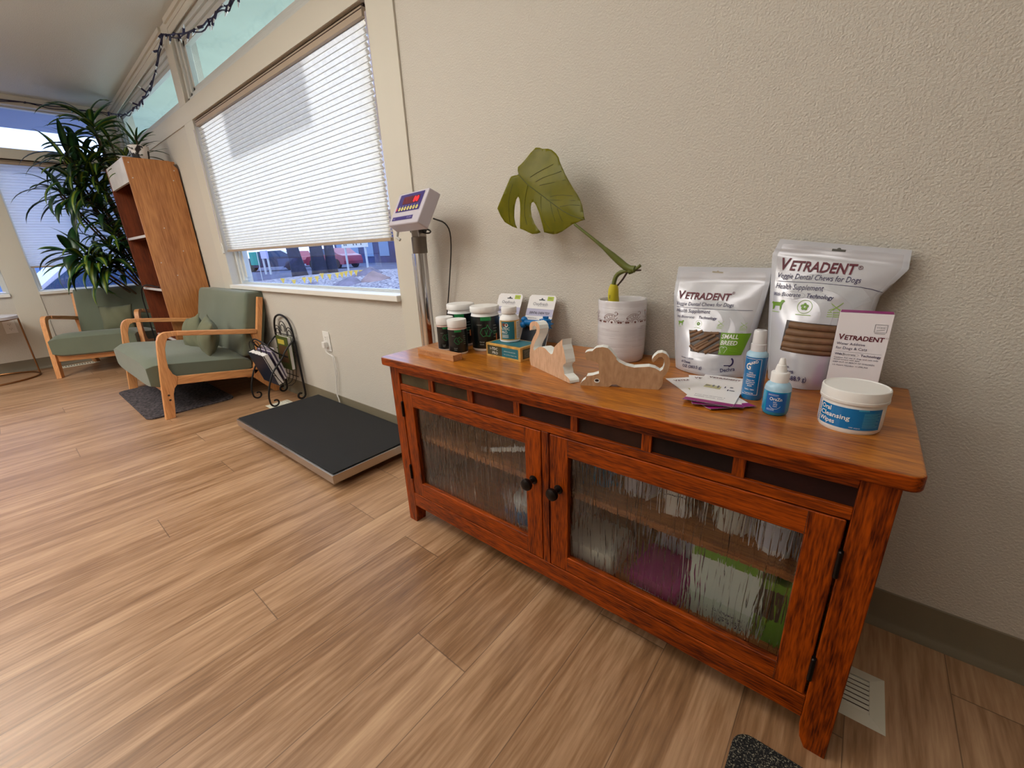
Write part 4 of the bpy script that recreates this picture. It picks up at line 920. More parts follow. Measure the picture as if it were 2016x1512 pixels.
def rosette(mb, c, axis, n, L, Wd, rnd, m=(0, 1), droop=(1.0, 2.4)):
    ax = Vector(axis).normalized(); u = ax.cross(Vector((.3, .8, .1))).normalized(); v = ax.cross(u)
    for i in range(n):
        a = i*2.399+rnd.uniform(-.2, .2); k = i/n; up = .15+1.2*k
        d = (u*math.cos(a)+v*math.sin(a))+ax*up
        leaf(mb, Vector(c)-ax*(.16*(1-k)), d, L*rnd.uniform(.75, 1.1), Wd*rnd.uniform(.8, 1.15), rnd.uniform(*droop), rnd.uniform(-.5, .5), m=m)
corn = thing('corn_plant', 'tall leafy corn plant with striped leaves in the corner', 'potted plant', (-5.665, -.155, 0))
rnd = random.Random(11); base = Vector((-5.665, -.155, .34))
MB().lathe([(.10, 0), (.122, .30), (.126, .32), (.115, .32), (.11, .27), (.00002, .27)], (-5.665, -.155, 0), 28, cap=False).build('pot', mat('dark_pot', (60, 56, 60), rough=.5), corn, True)
ros = [((175, 232), -5.35, (.1, -.1, 1), 17, .34, .052), ((150, 285), -5.30, (-.1, -.5, 1), 14, .32, .048), ((125, 318), -5.30, (.1, -.8, .6), 12, .34, .046), ((172, 325), -5.32, (0, -.3, 1), 15, .33, .048), ((112, 372), -5.30, (.2, -.8, .55), 13, .36, .05), ((165, 385), -5.35, (0, -.4, .8), 14, .34, .048), ((205, 368), -5.32, (0, .1, 1), 13, .32, .048),
       ((118, 385), -5.33, (.2, -.9, .5), 7, .36, .046), ((206, 430), -5.36, (0, 0, 1), 12, .32, .045), ((148, 505), -5.20, (.3, -.9, .25), 15, .34, .075), ((132, 488), -5.22, (.2, -.8, .9), 8, .30, .08), ((178, 515), -5.22, (.4, -.7, .3), 12, .36, .07), ((215, 478), -5.30, (.2, -.1, 1), 13, .34, .055), ((232, 518), -5.32, (.2, 0, .8), 13, .30, .05), ((190, 300), -5.34, (.1, 0, 1), 15, .38, .052), ((140, 350), -5.28, (.1, -.6, .8), 14, .40, .052), ((195, 400), -5.34, (.1, -.1, 1), 15, .36, .05), ((222, 450), -5.33, (.1, 0, 1), 15, .34, .05), ((185, 350), -5.38, (0, -.1, 1), 15, .36, .05), ((236, 490), -5.3, (.1, 0, 1), 14, .32, .05), ((200, 505), -5.26, (.3, -.3, .8), 14, .38, .06), ((168, 222), -5.36, (0, -.3, 1), 12, .36, .055), ((128, 300), -5.30, (0, -.7, .8), 12, .36, .05), ((212, 262), -5.40, (.1, .1, 1), 12, .30, .045), ((225, 330), -5.42, (0, 0, 1), 10, .28, .045)]
canes = MB()
for i, ((u, v), X, ax, n, L, Wd) in enumerate(ros):
    c = bp(u, v, 'x', X); c.y = min(c.y, -.11); c.z = min(c.z, 2.17)
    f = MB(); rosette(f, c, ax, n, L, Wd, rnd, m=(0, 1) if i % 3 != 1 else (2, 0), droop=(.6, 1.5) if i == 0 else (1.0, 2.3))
    for q in f.v:
        q.y = min(q.y, -.06); q.x = max(q.x, XW+.05); q.z = min(q.z, zc(q.x)-.03)
        if q.x > -4.90 and q.y > -.36 and q.z < 1.66: q.x = -4.90
    f.build('leaf_cluster', [LG, LY, LD], corn, True, smooth=30)
    b = base+Vector((rnd.uniform(-.05, .05), rnd.uniform(-.05, .05), 0)); mid = b.lerp(c, .55)+Vector((0, .10, -.05)); mid.y = min(mid.y, -.10)
    MB().tube([b+Vector((0, 0, -.08)), b.lerp(mid, .5)+Vector((0, .03, 0)), mid, c], [.013, .007], 7, smooth=2).build('cane', M_cane, corn, True)
# small plant on the bookcase, and a second little pot
sp_ = thing('small_potted_plant', 'small spiky plant in a white pot with dark patches on the bookcase', 'potted plant', (-4.33, -.19, 1.625))
M_cow = mat('patched_white_pot', (232, 230, 228), rough=.3, rgb2=(30, 26, 28), vscale=14); M_cow.node_tree.nodes['Color Ramp'].color_ramp.elements[0].position = .50; M_cow.node_tree.nodes['Color Ramp'].color_ramp.elements[1].position = .53
MB().lathe([(.048, 0), (.062, .095), (.064, .10), (.056, .10), (.054, .085), (.00002, .085)], n=28, cap=False).build('pot', M_cow, sp_)
f = MB(); rosette(f, (0, 0, .16), (0, 0, 1), 30, .20, .018, random.Random(3), m=(0, 0), droop=(.3, 1.2)); f.build('foliage', [LG], sp_, smooth=30); MB().tube([(0, 0, .08), (0, 0, .17)], .006, 6).build('stem', M_cane, sp_)
t2 = thing('small_potted_plant', 'little pale pot with trailing leaves at the far end of the bookcase top', 'potted plant', (-4.62, -.22, 1.625))
MB().lathe([(.035, 0), (.045, .07), (.040, .07), (.00002, .06)], n=20, cap=False).build('pot', mat('pale_pot', (205, 200, 205), rough=.5), t2)
f = MB(); rosette(f, (0, 0, .10), (0, 0, 1), 24, .20, .028, random.Random(9), m=(0, 1), droop=(.8, 2)); f.build('foliage', [LG, LY], t2, smooth=30)

# ================================================================ on top of the cabinet
ZT = .600
def face_dir(x, y):      # heading from an item toward the viewer, as the angle used by lbl()
    return math.atan2(CAM.x-x, -(CAM.y-y))
def cyl_fn(r, phi=0, rz=None):
    def f(a, b, l):
        rr_ = (rz(b) if rz else r)+.0004+l; t = phi+a/r
        return (rr_*math.sin(t), -rr_*math.cos(t), b)
    return f
# carved wooden strip
t = thing('wooden_strip', 'short light wooden block lying at the front left of the cabinet top', 'wood block', (-.967, -.340, ZT), R(-3))
MB().box((-.087, -.017, 0), (.087, .017, .0185)).build('block', wood('pale_ash', (206, 150, 100), (180, 122, 78), 'x', .6, 1.5), t, smooth=0, bevel=.001)
pr = Print(lambda a, b, l: (a, -.0174-l, b)); M_burn = mat('burnt_mark', (140, 88, 52), rough=.8)
for q in (((-.035, .004), (.030, .004)), ((-.035, .0145), (.030, .0145)), ((-.035, .004), (-.035, .0145)), ((.030, .004), (.030, .0145))): pr.line(M_burn, *q, .0006, 1)
pr.text('HAND CRAFTED', M_burn, -.029, .0072, .053, h=.0045); 
for k in range(3): pr.rect(M_burn, -.078, .0045+.004*k, -.052+.004*k, .0052+.004*k, 1, 1)
pr.build('engraving', t)

# dark supplement jars
M_jar = mat('black_label_jar', (14, 22, 24), rough=.3, coat=.3); M_cap = mat('white_cap', (240, 240, 240), rough=.4); M_gtag = mat('green_tag', (20, 130, 70), rough=.4); M_gl = mat('green_line', (40, 165, 95), rough=.5); M_pk = mat('frosted_neck', (215, 180, 168), rough=.3); M_lp = mat('pale_print', (180, 190, 185), rough=.5)
def jar(label, x, y, r, H, capr, capz, neckz, lab0, small, phi_off=0):
    t = thing('supplement_jar', label, 'jar', (x, y, ZT)); phi = face_dir(x, y)+phi_off
    prof = [(r*.93, 0), (r, .003), (r, lab0), (r*.995, lab0), (r*.995, neckz-.002), (r*.94, neckz)]
    mb = MB(); mb.lathe([(r*.93, 0), (r*.985, .003), (r*.985, lab0)], n=40, mi=1); mb.lathe([(r, lab0), (r, neckz-.003)], n=40, mi=0); mb.lathe([(r, neckz-.003), (r*.96, neckz), (r*.93, capz)], n=40, mi=1 if not small else 2, cap=False)
    mb.build('body', [M_jar, M_cap, M_pk], t)
    MB().lathe([(capr*.985, capz), (capr, capz+.001), (capr, H-.003), (capr*.97, H-.0005), (capr*.9, H), (.001, H)], n=48, cap=False).build('cap', M_cap, t)
    pr = Print(cyl_fn(r, phi)); s = r/.03
    pr.rect(M_gtag, -.010*s, neckz-.010*s, .012*s, neckz-.0035, 6, 1)
    zc_ = lab0+(neckz-lab0)*.52
    if small:
        pts = [(-.013, -.002), (-.008, .006), (-.004, .009), (0, .006), (.005, .011), (.008, .005), (.014, .001), (.010, -.006), (.005, -.004), (.003, -.010), (-.003, -.012), (-.007, -.008)]
    else: pts = [(-.012, -.002), (-.007, .007), (.002, .009), (.004, .015), (.008, .006), (.014, .0), (.009, -.004), (.008, -.010), (.0, -.008), (-.006, -.010)]
    for a, b in zip(pts, pts[1:]+pts[:1]): pr.line(M_gl, (a[0]*s, zc_+a[1]*s), (b[0]*s, zc_+b[1]*s), .0007*s, 2)
    pr.line(M_gl, (-.002*s, zc_+.004*s), (.001*s, zc_-.006*s), .0006*s, 1); pr.line(M_gl, (.001*s, zc_-.006*s), (.004*s, zc_+.004*s), .0006*s, 1)
    for k in range(5): pr.rect(M_lp, .017*s, zc_+(.012-.006*k)*s, (.025+.002*(k % 2))*s, zc_+(.0126-.006*k)*s, 2, 1)
    pr.text('Supplement', M_lp, -.019*s, zc_+.014*s, .011*s, h=.0017*s); pr.text('Dental', M_lp, -.014*s, lab0+.013*s, .010*s, h=.003*s); pr.text('Chews', M_lp, -.014*s, lab0+.008*s, .009*s, h=.0028*s)
    if not small:
        pr.ring(M_gl, .030, zc_-.004, .004, .0008, 0, 360, 14); pr.rect(mat('orange_print', (190, 110, 60), rough=.5), .034, zc_-.028, .039, zc_-.008, 2, 1)
    pr.build('label_print', t); return t
jar('short dark green-labelled jar with white cap, leftmost of the small pair', -1.022, -.258, .0275, .1065, .0285, .083, .080, .006, True)
jar('short dark green-labelled jar with white cap, front one by the wooden block', -.951, -.272, .0300, .1065, .0300, .083, .080, .006, True)
jar('large dark jar with wide white lid, front one beside the gold box', -.912, -.185, .0450, .139, .0465, .121, .112, .009, False)
jar('large dark jar with wide white lid, rear one next to the chrome column', -1.028, -.178, .0450, .139, .0465, .121, .112, .009, False, -.2)

# gold-edged box and pill bottle
M_gold = mat('gold_print', (214, 170, 92), rough=.35, metal=.3, var=.25, vscale=40); M_teal = mat('teal_print', (30, 112, 128), rough=.4); M_olive = mat('olive_print', (66, 66, 44), rough=.4); M_wp = mat('white_print', (240, 240, 235), rough=.5)
bx = thing('product_box', 'flat gold-edged teal box marked 1-TDC PRO under the white bottle', 'box', (-.777, -.215, ZT), R(-4.5))
MB().box((-.0705, -.043, 0), (.0705, .043, .040)).build('carton', M_gold, bx, smooth=0, bevel=.0008)
pr = Print(lambda a, b, l: (a, -.0434-l, b))
pr.rect(M_olive, -.064, .006, -.003, .034); pr.rect(M_teal, -.003, .006, .062, .034); pr.text('1-TDC', M_wp, -.052, .0215, .032, h=.008, bold=.01, lift=.0003); pr.text('PRO', M_wp, -.043, .0095, .023, h=.008, lift=.0003)
pr.text('DENTAL PROCEDURES', M_wp, .006, .022, .046, h=.0025, lift=.0003); pr.text('Pre and Post Surgery Use', M_wp, .006, .013, .050, h=.0023, lift=.0003); pr.build('front_print', bx)
pr = Print(lambda a, b, l: (a, b, .0404+l)); pr.rect(M_teal, -.062, -.036, .062, .036); pr.build('top_print', bx)
pr = Print(lambda a, b, l: (.0709+l, a, b)); pr.rect(M_olive, -.034, .006, .034, .034)
for k in range(6): pr.rect(M_lp, -.028, .010+.0037*k, .022, .0107+.0037*k, 2, 1, lift=.0004)
pr.build('side_print', bx)
x, y = -.797, -.202; r = .0300; t = thing('pill_bottle', 'white 1-TDC PRO bottle standing on the gold-edged box', 'bottle', (x, y, ZT+.0405)); phi = face_dir(x, y)
MB().lathe([(r*.9, 0), (r, .003), (r, .066), (r*.93, .073), (r*.66, .081), (r*.62, .083), (r*.62, .086)], n=44).build('body', M_cap, t)
MB().lathe([(r*.74, .0845), (r*.76, .086), (r*.76, .101), (r*.72, .103), (.00002, .103)], n=44, cap=False).build('cap', M_cap, t)
pr = Print(cyl_fn(r, phi)); pr.rect(M_gold, -.034, .008, .045, .066, 30, 1); pr.rect(M_teal, -.026, .011, .014, .063, 20, 1, lift=.0003); pr.rect(M_wp, .021, .011, .040, .063, 12, 1, lift=.0003)
for k in range(12): pr.rect(M_grey, .023, .014+.004*k, .038, .0155+.004*k, 4, 1, lift=.0006)
M_br = mat('brown_red_print', (120, 60, 40), rough=.5)
pr.disc(M_br, -.018, .054, .005, lift=.0006); pr.disc(M_wp, -.009, .053, .005, lift=.0006); pr.disc(M_br, -.009, .054, .003, lift=.0009)
pr.text('1-TDC', M_wp, -.025, .0385, .025, h=.008, bold=.014, lift=.0006); pr.text('PRO', M_wp, -.025, .028, .018, h=.008, lift=.0006)
for k in range(3): pr.rect(M_wp, -.024, .016+.0035*k, -.004, .0172+.0035*k, 4, 1, lift=.0006)
pr.build('label_print', t)

# dental chew toy cards
M_card = mat('pale_card', (226, 222, 222), rough=.45); M_band = mat('lilac_band', (176, 172, 198), rough=.5); M_cdark = mat('dark_card', (18, 24, 38), rough=.45); M_gt = mat('lime_tag', (168, 186, 40), rough=.5); M_blk_i = mat('black_print', (30, 26, 40), rough=.5)
M_toy = mat('blue_rubber_toy', (10, 118, 190), rough=.4)
def toycard(label, x):
    t = thing('toy_card', label, 'toy card', (x, -.094, ZT+.0015)); W2, Hc = .053, .170; lean = Matrix.Rotation(R(-24.5), 4, 'X')
    f = lambda a, b, l: lean @ Vector((a, -l, b))
    o = [(-W2, 0), (W2, 0), (W2, Hc-.008), (W2-.008, Hc), (-W2+.008, Hc), (-W2, Hc-.008)]
    MB().prism(o, lambda a, b, d: f(a, b, d), 0, .0012).build('card', M_card, t, smooth=0, fixn=True)
    pr = Print(lambda a, b, l: f(a, b, .0015+l))
    pr.rect(M_band, -W2, .100, W2, .124); pr.text('DENTAL CHEW TOY', M_blk_i, -.039, .1065, .080, h=.0078, shear=.15, bold=.014, lift=.0003)
    pr.text('Oxyfresh', M_grey, -.032, .135, .058, h=.011); pr.line(M_grey, (-.006, .1325), (.025, .1325), .0005, 1)
    pr.rect(M_gt, .020, .152, .044, .166); pr.text('SMALL', M_blk_i, .024, .158, .015, h=.003, lift=.0003)
    pr.poly(M_cdark, [(-.012, .152), (.012, .152), (.012, .155), (.004, .156), (.002, .160), (-.002, .160), (-.004, .156), (-.012, .155)])
    pr.text('Dental Chews', M_blk_i, -.042, .091, .036, h=.0035, lift=.0003); pr.text('Grooves + Ridges', M_blk_i, -.042, .0835, .040, h=.0033, lift=.0003)
    pr.rect(M_cdark, -W2+.001, .002, W2-.001, .064); pr.disc(M_gt, .018, .022, .006, lift=.0004); pr.build('card_print', t)
    mb = MB()      # bone shaped blue toy with rows of nubs
    c = lambda a, b, d: f(a, b, d+.002)
    mb.tube([c(-.034, .072, .014), c(.034, .074, .014)], .010, 12)
    for a, b in ((-.042, .081), (-.042, .064)):
        p = c(a, b, .014); mb.lathe([(.001, -.011), (.008, -.008), (.0115, 0), (.008, .008), (.00002, .011)], p, 12, cap=False)
    p0 = c(.046, .074, .015); mb.lathe([(.001, -.019), (.014, -.014), (.019, 0), (.014, .014), (.00002, .019)], p0, 16, cap=False)
    for i in range(5):
        for k in range(12):
            ph = R(-70+35*i); th_ = R(30*k+15*(i % 2)); d = Vector((math.cos(ph)*math.cos(th_), math.cos(ph)*math.sin(th_), math.sin(ph)))
            if d.y > .55: continue
            mb.tube([p0+d*.017, p0+d*.0245], [.0026, .0013], 5)
    mb.build('chew_toy', M_toy, t, smooth=50); 
    mb = MB(); mb.tube([c(.012, .075, .004), c(.012, .062, .024), c(.012, .048, .004)], .0012, 5, smooth=1); mb.tube([c(-.016, .075, .004), c(-.016, .062, .024), c(-.016, .048, .004)], .0012, 5, smooth=1); mb.build('tie', M_blk, t)
    return t
toycard('dental chew toy card leaning on the wall behind the white bottle', -.932)
toycard('dental chew toy card leaning on the wall behind the wooden cat', -.797)

# cut-out wooden animals
M_lin = mat('woven_tan_wood', (200, 160, 128), rough=.8, rgb2=(216, 178, 146), vscale=120, stretch=(1, 1, .35), bump=.3, bscale=160); M_lin2 = mat('woven_brown_wood', (176, 138, 102), rough=.8, rgb2=(196, 158, 122), vscale=120, stretch=(1, 1, .35), bump=.3, bscale=160)
M_wedge = mat('white_painted_edge', (240, 243, 240), rough=.5)
def cutout(name, label, cat, A, B, pts, th, m_, hole=None):
    """pts: photo pixels of the near face; that face stands upright through A and B on the cabinet top"""
    A, B = Vector((*A, ZT)), Vector((*B, ZT)); d = (B-A).normalized(); n = Vector((-d.y, d.x, 0))   # away from the viewer
    O = (A+B)/2; t = thing(name, label, cat, O)
    def loc(u, v):
        r_ = _F+_R*((u-1008)/FPX)-_U*((v-756)/FPX); k = (A-CAM).dot(n)/r_.dot(n); q = CAM+r_*k; return ((q-O).dot(d), max(0, q.z-ZT))
    P2 = [loc(*p) for p in pts]; e = .0022
    f = lambda a, b, q: O+d*a+n*q+Vector((0, 0, b))
    MB().prism(P2, f, .0, th, 1, 0).build('body', [M_wedge, m_], t, True, smooth=0, fixn=True)
    if hole:
        h = loc(*hole); pr = Print(lambda a, b, l: f(a, b, -.0006-l)); pr.disc(M_wedge, h[0], h[1], .0065, rb=.005); pr.disc(M_dark, h[0], h[1]+.001, .0045, rb=.003, lift=.0004); pr.build('hole', t, True)
    return t
z12 = lambda L: [(1040+a/6.72, 620+b/6.72) for a, b in L]
cat_o = [(35, 665), (20, 600), (18, 520), (25, 430), (45, 350), (70, 290), (100, 235), (110, 195), (100, 160), (80, 140), (62, 150), (50, 190), (20, 205), (16, 150), (25, 110), (50, 88), (85, 82), (120, 98), (145, 135), (155, 185), (145, 245), (120, 305), (95, 350), (75, 400), (66, 445), (76, 470), (105, 450), (140, 425), (185, 422), (225, 445), (265, 490), (300, 521), (322, 512), (335, 465), (345, 425), (385, 380), (452, 322), (450, 400), (470, 460), (480, 520), (495, 590), (497, 635), (465, 660), (458, 690), (472, 740), (478, 785), (505, 812), (538, 845), (550, 875), (550, 908)]
dog_o = [(690, 930), (690, 912), (710, 880), (755, 850), (770, 810), (850, 800), (935, 775), (930, 650), (900, 625), (830, 605), (775, 600), (760, 570), (752, 540), (758, 520), (750, 500), (790, 482), (850, 478), (870, 455), (900, 435), (980, 425), (1050, 438), (1085, 470), (1120, 510), (1165, 565), (1165, 590), (1200, 625), (1290, 670), (1400, 697), (1500, 690), (1600, 685), (1680, 705), (1745, 745), (1780, 720), (1803, 660), (1800, 600), (1770, 555), (1725, 560), (1690, 598), (1655, 630), (1638, 615), (1640, 590), (1665, 550), (1715, 508), (1775, 498), (1830, 522), (1865, 570), (1878, 640), (1860, 720), (1820, 790), (1782, 828), (1780, 900), (1760, 950), (1720, 990), (1250, 970), (1200, 940), (1160, 920), (1110, 922), (1060, 958), (700, 942)]
cutout('wooden_cat', 'white-edged wooden cut-out cat with curled tail, nearer the gold box', 'ornament', (-.667, -.272), (-.494, -.353), z12(cat_o), .026, M_lin)
cutout('wooden_dog', 'white-edged wooden cut-out dog with curled tail in front of the white crock', 'ornament', (-.467, -.349), (-.308, -.285), z12(dog_o), .024, M_lin2, (1040+908/6.72, 620+870/6.72))

# white crock with the single leaf
pxc, pyc, pr_ = -.497, -.078, .0645
pot = thing('ceramic_crock', 'white glazed crock with brown stencilled flowers holding the single leaf', 'plant pot', (pxc, pyc, ZT))
M_glz = mat('white_glaze', (212, 208, 212), rough=.12, coat=.6, rgb2=(228, 226, 230), vscale=6, stretch=(1, 1, 14)); M_st = mat('brown_stencil', (112, 62, 56), rough=.4); M_stg = mat('grey_glaze_line', (168, 156, 162), rough=.3)
HP = .1655
MB().lathe([(pr_*.90, 0), (pr_*.96, .004), (pr_*.985, .02), (pr_, .05), (pr_, HP-.002), (pr_*.985, HP), (pr_*.94, HP-.001), (pr_*.92, HP-.006), (pr_*.92, .05), (.00002, .045)], n=72, cap=False).build('crock_body', M_glz, pot)
pr = Print(cyl_fn(pr_, face_dir(pxc, pyc), rz=lambda b: pr_*min(1, .985+.015*max(0, (b-.02)/.03)) if b < .05 else pr_))
for cx2 in (-.088, -.026, .036, .098):
    zz = .118
    pr.ring(M_st, cx2, zz-.008, .009, .0012, 0, 180, 10); pr.ring(M_st, cx2, zz-.008, .013, .0008, 10, 170, 10); pr.disc(M_st, cx2, zz-.007, .0028, 8)
    for k in range(7):
        a = R(20+23*k); pr.line(M_st, (cx2+.0145*math.cos(a), zz-.008+.0145*math.sin(a)), (cx2+.021*math.cos(a), zz-.008+.021*math.sin(a)), .0009, 1)
    pr.ring(M_st, cx2-.004, zz-.009, .020, .0007, 60, 165, 10); pr.ring(M_st, cx2-.004, zz-.009, .0235, .0009, 50, 150, 10)
    pr.ring(M_st, cx2+.011, zz+.016, .004, .0009, -90, 150, 8); pr.disc(M_st, cx2+.015, zz+.016, .0014, 6)
    for q in (-.019, .018, .024, -.0245): pr.disc(M_st, cx2+q, zz-.007, .0023, 7); pr.ring(M_st, cx2+q, zz-.006, .0028, .0006, 0, 360, 8)
    pr.disc(M_st, cx2-.022, zz+.003, .0016, 6); pr.disc(M_st, cx2+.030, zz-.004, .0013, 6)
rnd = random.Random(5)
for k in range(26):
    z = rnd.choice([.147, .150, .098, .092, .088, .073, .070, .067, .062, .045, .03])+rnd.uniform(-.001, .001); a = rnd.uniform(-.09, .06); pr.rect(M_stg, a, z, a+rnd.uniform(.015, .06), z+.0004, 6, 1)
pr.disc(mat('red_bird_print', (150, 40, 40), rough=.4), .072, .138, .0022, 8); pr.line(M_blk_i, (.072, .136), (.074, .126), .0022, 2); pr.ring(M_st, .070, .128, .008, .0006, 190, 330, 8)
pr.build('stencil_print', pot)
lf = thing('monstera_cutting', 'single split monstera leaf on a long stem in the white crock', 'plant cutting', (pxc-.015, pyc, ZT+.05))
z14 = lambda L: [(970+a/7.56, 280+b/7.56) for a, b in L]
Ymid = -.105
def leaf_pt(u, v):
    p = bp(u, v, 'y', Ymid); return p
lo = [(640, 80), (700, 82), (740, 98), (820, 95), (880, 115), (940, 165), (980, 225), (1000, 300), (1040, 390), (1080, 480), (1140, 590), (1200, 690), (1260, 780), (1300, 860), (1330, 940), (1345, 1020), (1355, 1100), (1372, 1152), (1300, 1175), (1235, 1205), (1180, 1225), (1110, 1275), (1030, 1330), (960, 1362), (900, 1370), (830, 1358), (765, 1340), (745, 1250), (715, 1140), (690, 1050), (650, 950), (625, 905), (600, 888), (575, 905), (566, 950), (565, 1010), (580, 1110), (620, 1210), (670, 1290), (715, 1342), (660, 1362), (590, 1368), (540, 1345), (470, 1310), (405, 1285), (405, 1150), (410, 1000), (405, 900), (395, 840), (378, 808), (350, 850), (330, 930), (320, 1020), (318, 1120), (335, 1220), (365, 1282), (290, 1255), (180, 1190), (120, 1100), (68, 985), (110, 880), (170, 740), (220, 620), (255, 540), (275, 510), (320, 495), (360, 490), (385, 475), (372, 420), (375, 370), (430, 320), (500, 240), (560, 160)]
P3 = [leaf_pt(*q) for q in z14(lo)]
mida, midb = leaf_pt(*z14([(385, 480)])[0]), leaf_pt(*z14([(1372, 1152)])[0]); md = (midb-mida).normalized(); mn = Vector((-md.z, 0, md.x))
def curl(p):
    d = (p-mida).dot(mn); s = (p-mida).dot(md)/(midb-mida).length
    yt = Ymid+1.1*d*d+.006*math.sin(s*9)*min(1, abs(d)*20)-.02*s
    q = CAM+(p-CAM)*((yt-CAM.y)/(p.y-CAM.y)); return q
import bmesh
from mathutils.geometry import delaunay_2d_cdt
n_ = len(P3); q2 = [Vector((p.x, p.z)) for p in P3]
xs_ = [p.x for p in q2]; zs_ = [p.y for p in q2]; gx = min(xs_)
while gx < max(xs_):
    gz_ = min(zs_)
    while gz_ < max(zs_):
        q2.append(Vector((gx+random.uniform(-.001, .001), gz_+random.uniform(-.001, .001)))); gz_ += .010
    gx += .010
vo, eo, fo, *_r3 = delaunay_2d_cdt(q2, [(i, (i+1) % n_) for i in range(n_)], [list(range(n_))], 1, 1e-6)
used = sorted({i for f in fo for i in f}); ix = {k: j for j, k in enumerate(used)}
mb = MB(); mb.v = [curl(Vector((vo[k].x, Ymid, vo[k].y))) for k in used]; mb.f = [tuple(ix[i] for i in f) for f in fo]; mb.m = [0]*len(mb.f)
M_leaf = translucent_mat('monstera_leaf', (134, 132, 10), (185, 172, 8), .5, gloss=.03, var=(14, (120, 128, 10)))
o = mb.build('leaf_blade', M_leaf, lf, True, smooth=80, fixn=True); s_ = o.modifiers.new('thick', 'SOLIDIFY'); s_.thickness = .0008
M_vein = mat('leaf_vein', (88, 90, 10), rough=.5); pr = MB()
def vein(pts, w_): pr.tube([curl(leaf_pt(*q))+Vector((0, -.0006, 0)) for q in z14(pts)], w_, 5, smooth=1)
vein([(385, 480), (520, 630), (720, 780), (900, 920), (1120, 1070), (1290, 1130), (1372, 1152)], .0011)
for L in ([(520, 640), (480, 850), (470, 1050), (510, 1230)], [(720, 800), (715, 950), (760, 1170), (850, 1300)], [(860, 900), (880, 1020), (930, 1180)], [(960, 980), (1000, 1100), (1040, 1180)], [(640, 590), (760, 520), (950, 460), (1020, 430)], [(700, 640), (860, 610), (1080, 560)], [(860, 810), (1000, 780), (1190, 800)], [(1000, 960), (1150, 930), (1290, 940)], [(300, 620), (240, 820), (240, 1050), (260, 1200)], [(560, 520), (700, 430), (900, 330)], [(800, 860), (950, 860), (1230, 870)]): vein(L, .0006)
pr.build('leaf_veins', M_vein, lf, True)
M_pet = mat('olive_stem', (96, 104, 40), rough=.45, bump=.3, bscale=80)
w2 = lambda u, v, y=-.09: bp(u, v, 'y', y)
MB().tube([w2(1131, 441, Ymid-.015), w2(1180, 480, -.11), w2(1215, 511, -.095), w2(1236, 529), w2(1250, 530)], [.0034, .0036, .004, .005, .008, .009], 10, smooth=1).build('petiole', M_pet, lf, True)
MB().tube([w2(1238, 534), w2(1250, 531), w2(1258, 525), w2(1261, 522)], [.0085, .0085, .007, .004], 10, smooth=1).build('node', M_pet, lf, True)
MB().tube([w2(1240, 533), w2(1226, 534), w2(1214, 541), w2(1209, 554), w2(1208, 566)], [.006, .0048, .0048, .006], 9, smooth=1).build('stem', M_pet, lf, True)
MB().tube([w2(1235, 536), w2(1226, 550), w2(1216, 562)], [.0028, .0022], 7).tube([w2(1250, 532), w2(1262, 532)], [.003, .002], 7).build('dry_root', mat('dark_root', (60, 38, 28), rough=.8), lf, True)
yb_ = w2(1208, 560); yb2 = w2(1207, 592)
MB().tube([yb_+Vector((.002, 0, 0)), yb_.lerp(yb2, .3), yb_.lerp(yb2, .7), yb2+Vector((0, .003, -.0)), Vector((pxc-.015, pyc, ZT+.05))], [.010, .0135, .0145, .0145, .012], 12).build('yellow_wrap', mat('yellow_tape', (196, 182, 30), rough=.6, bump=.5, bscale=90), lf, True)
pr = Print(lambda a, b, l: (yb2.x-.002-b, yb2.y-.0150-l, yb2.z+.008+a)); pr.text('NO', M_blk_i, 0, -.001, .009, bold=.02); pr.build('wrap_print', lf, True)

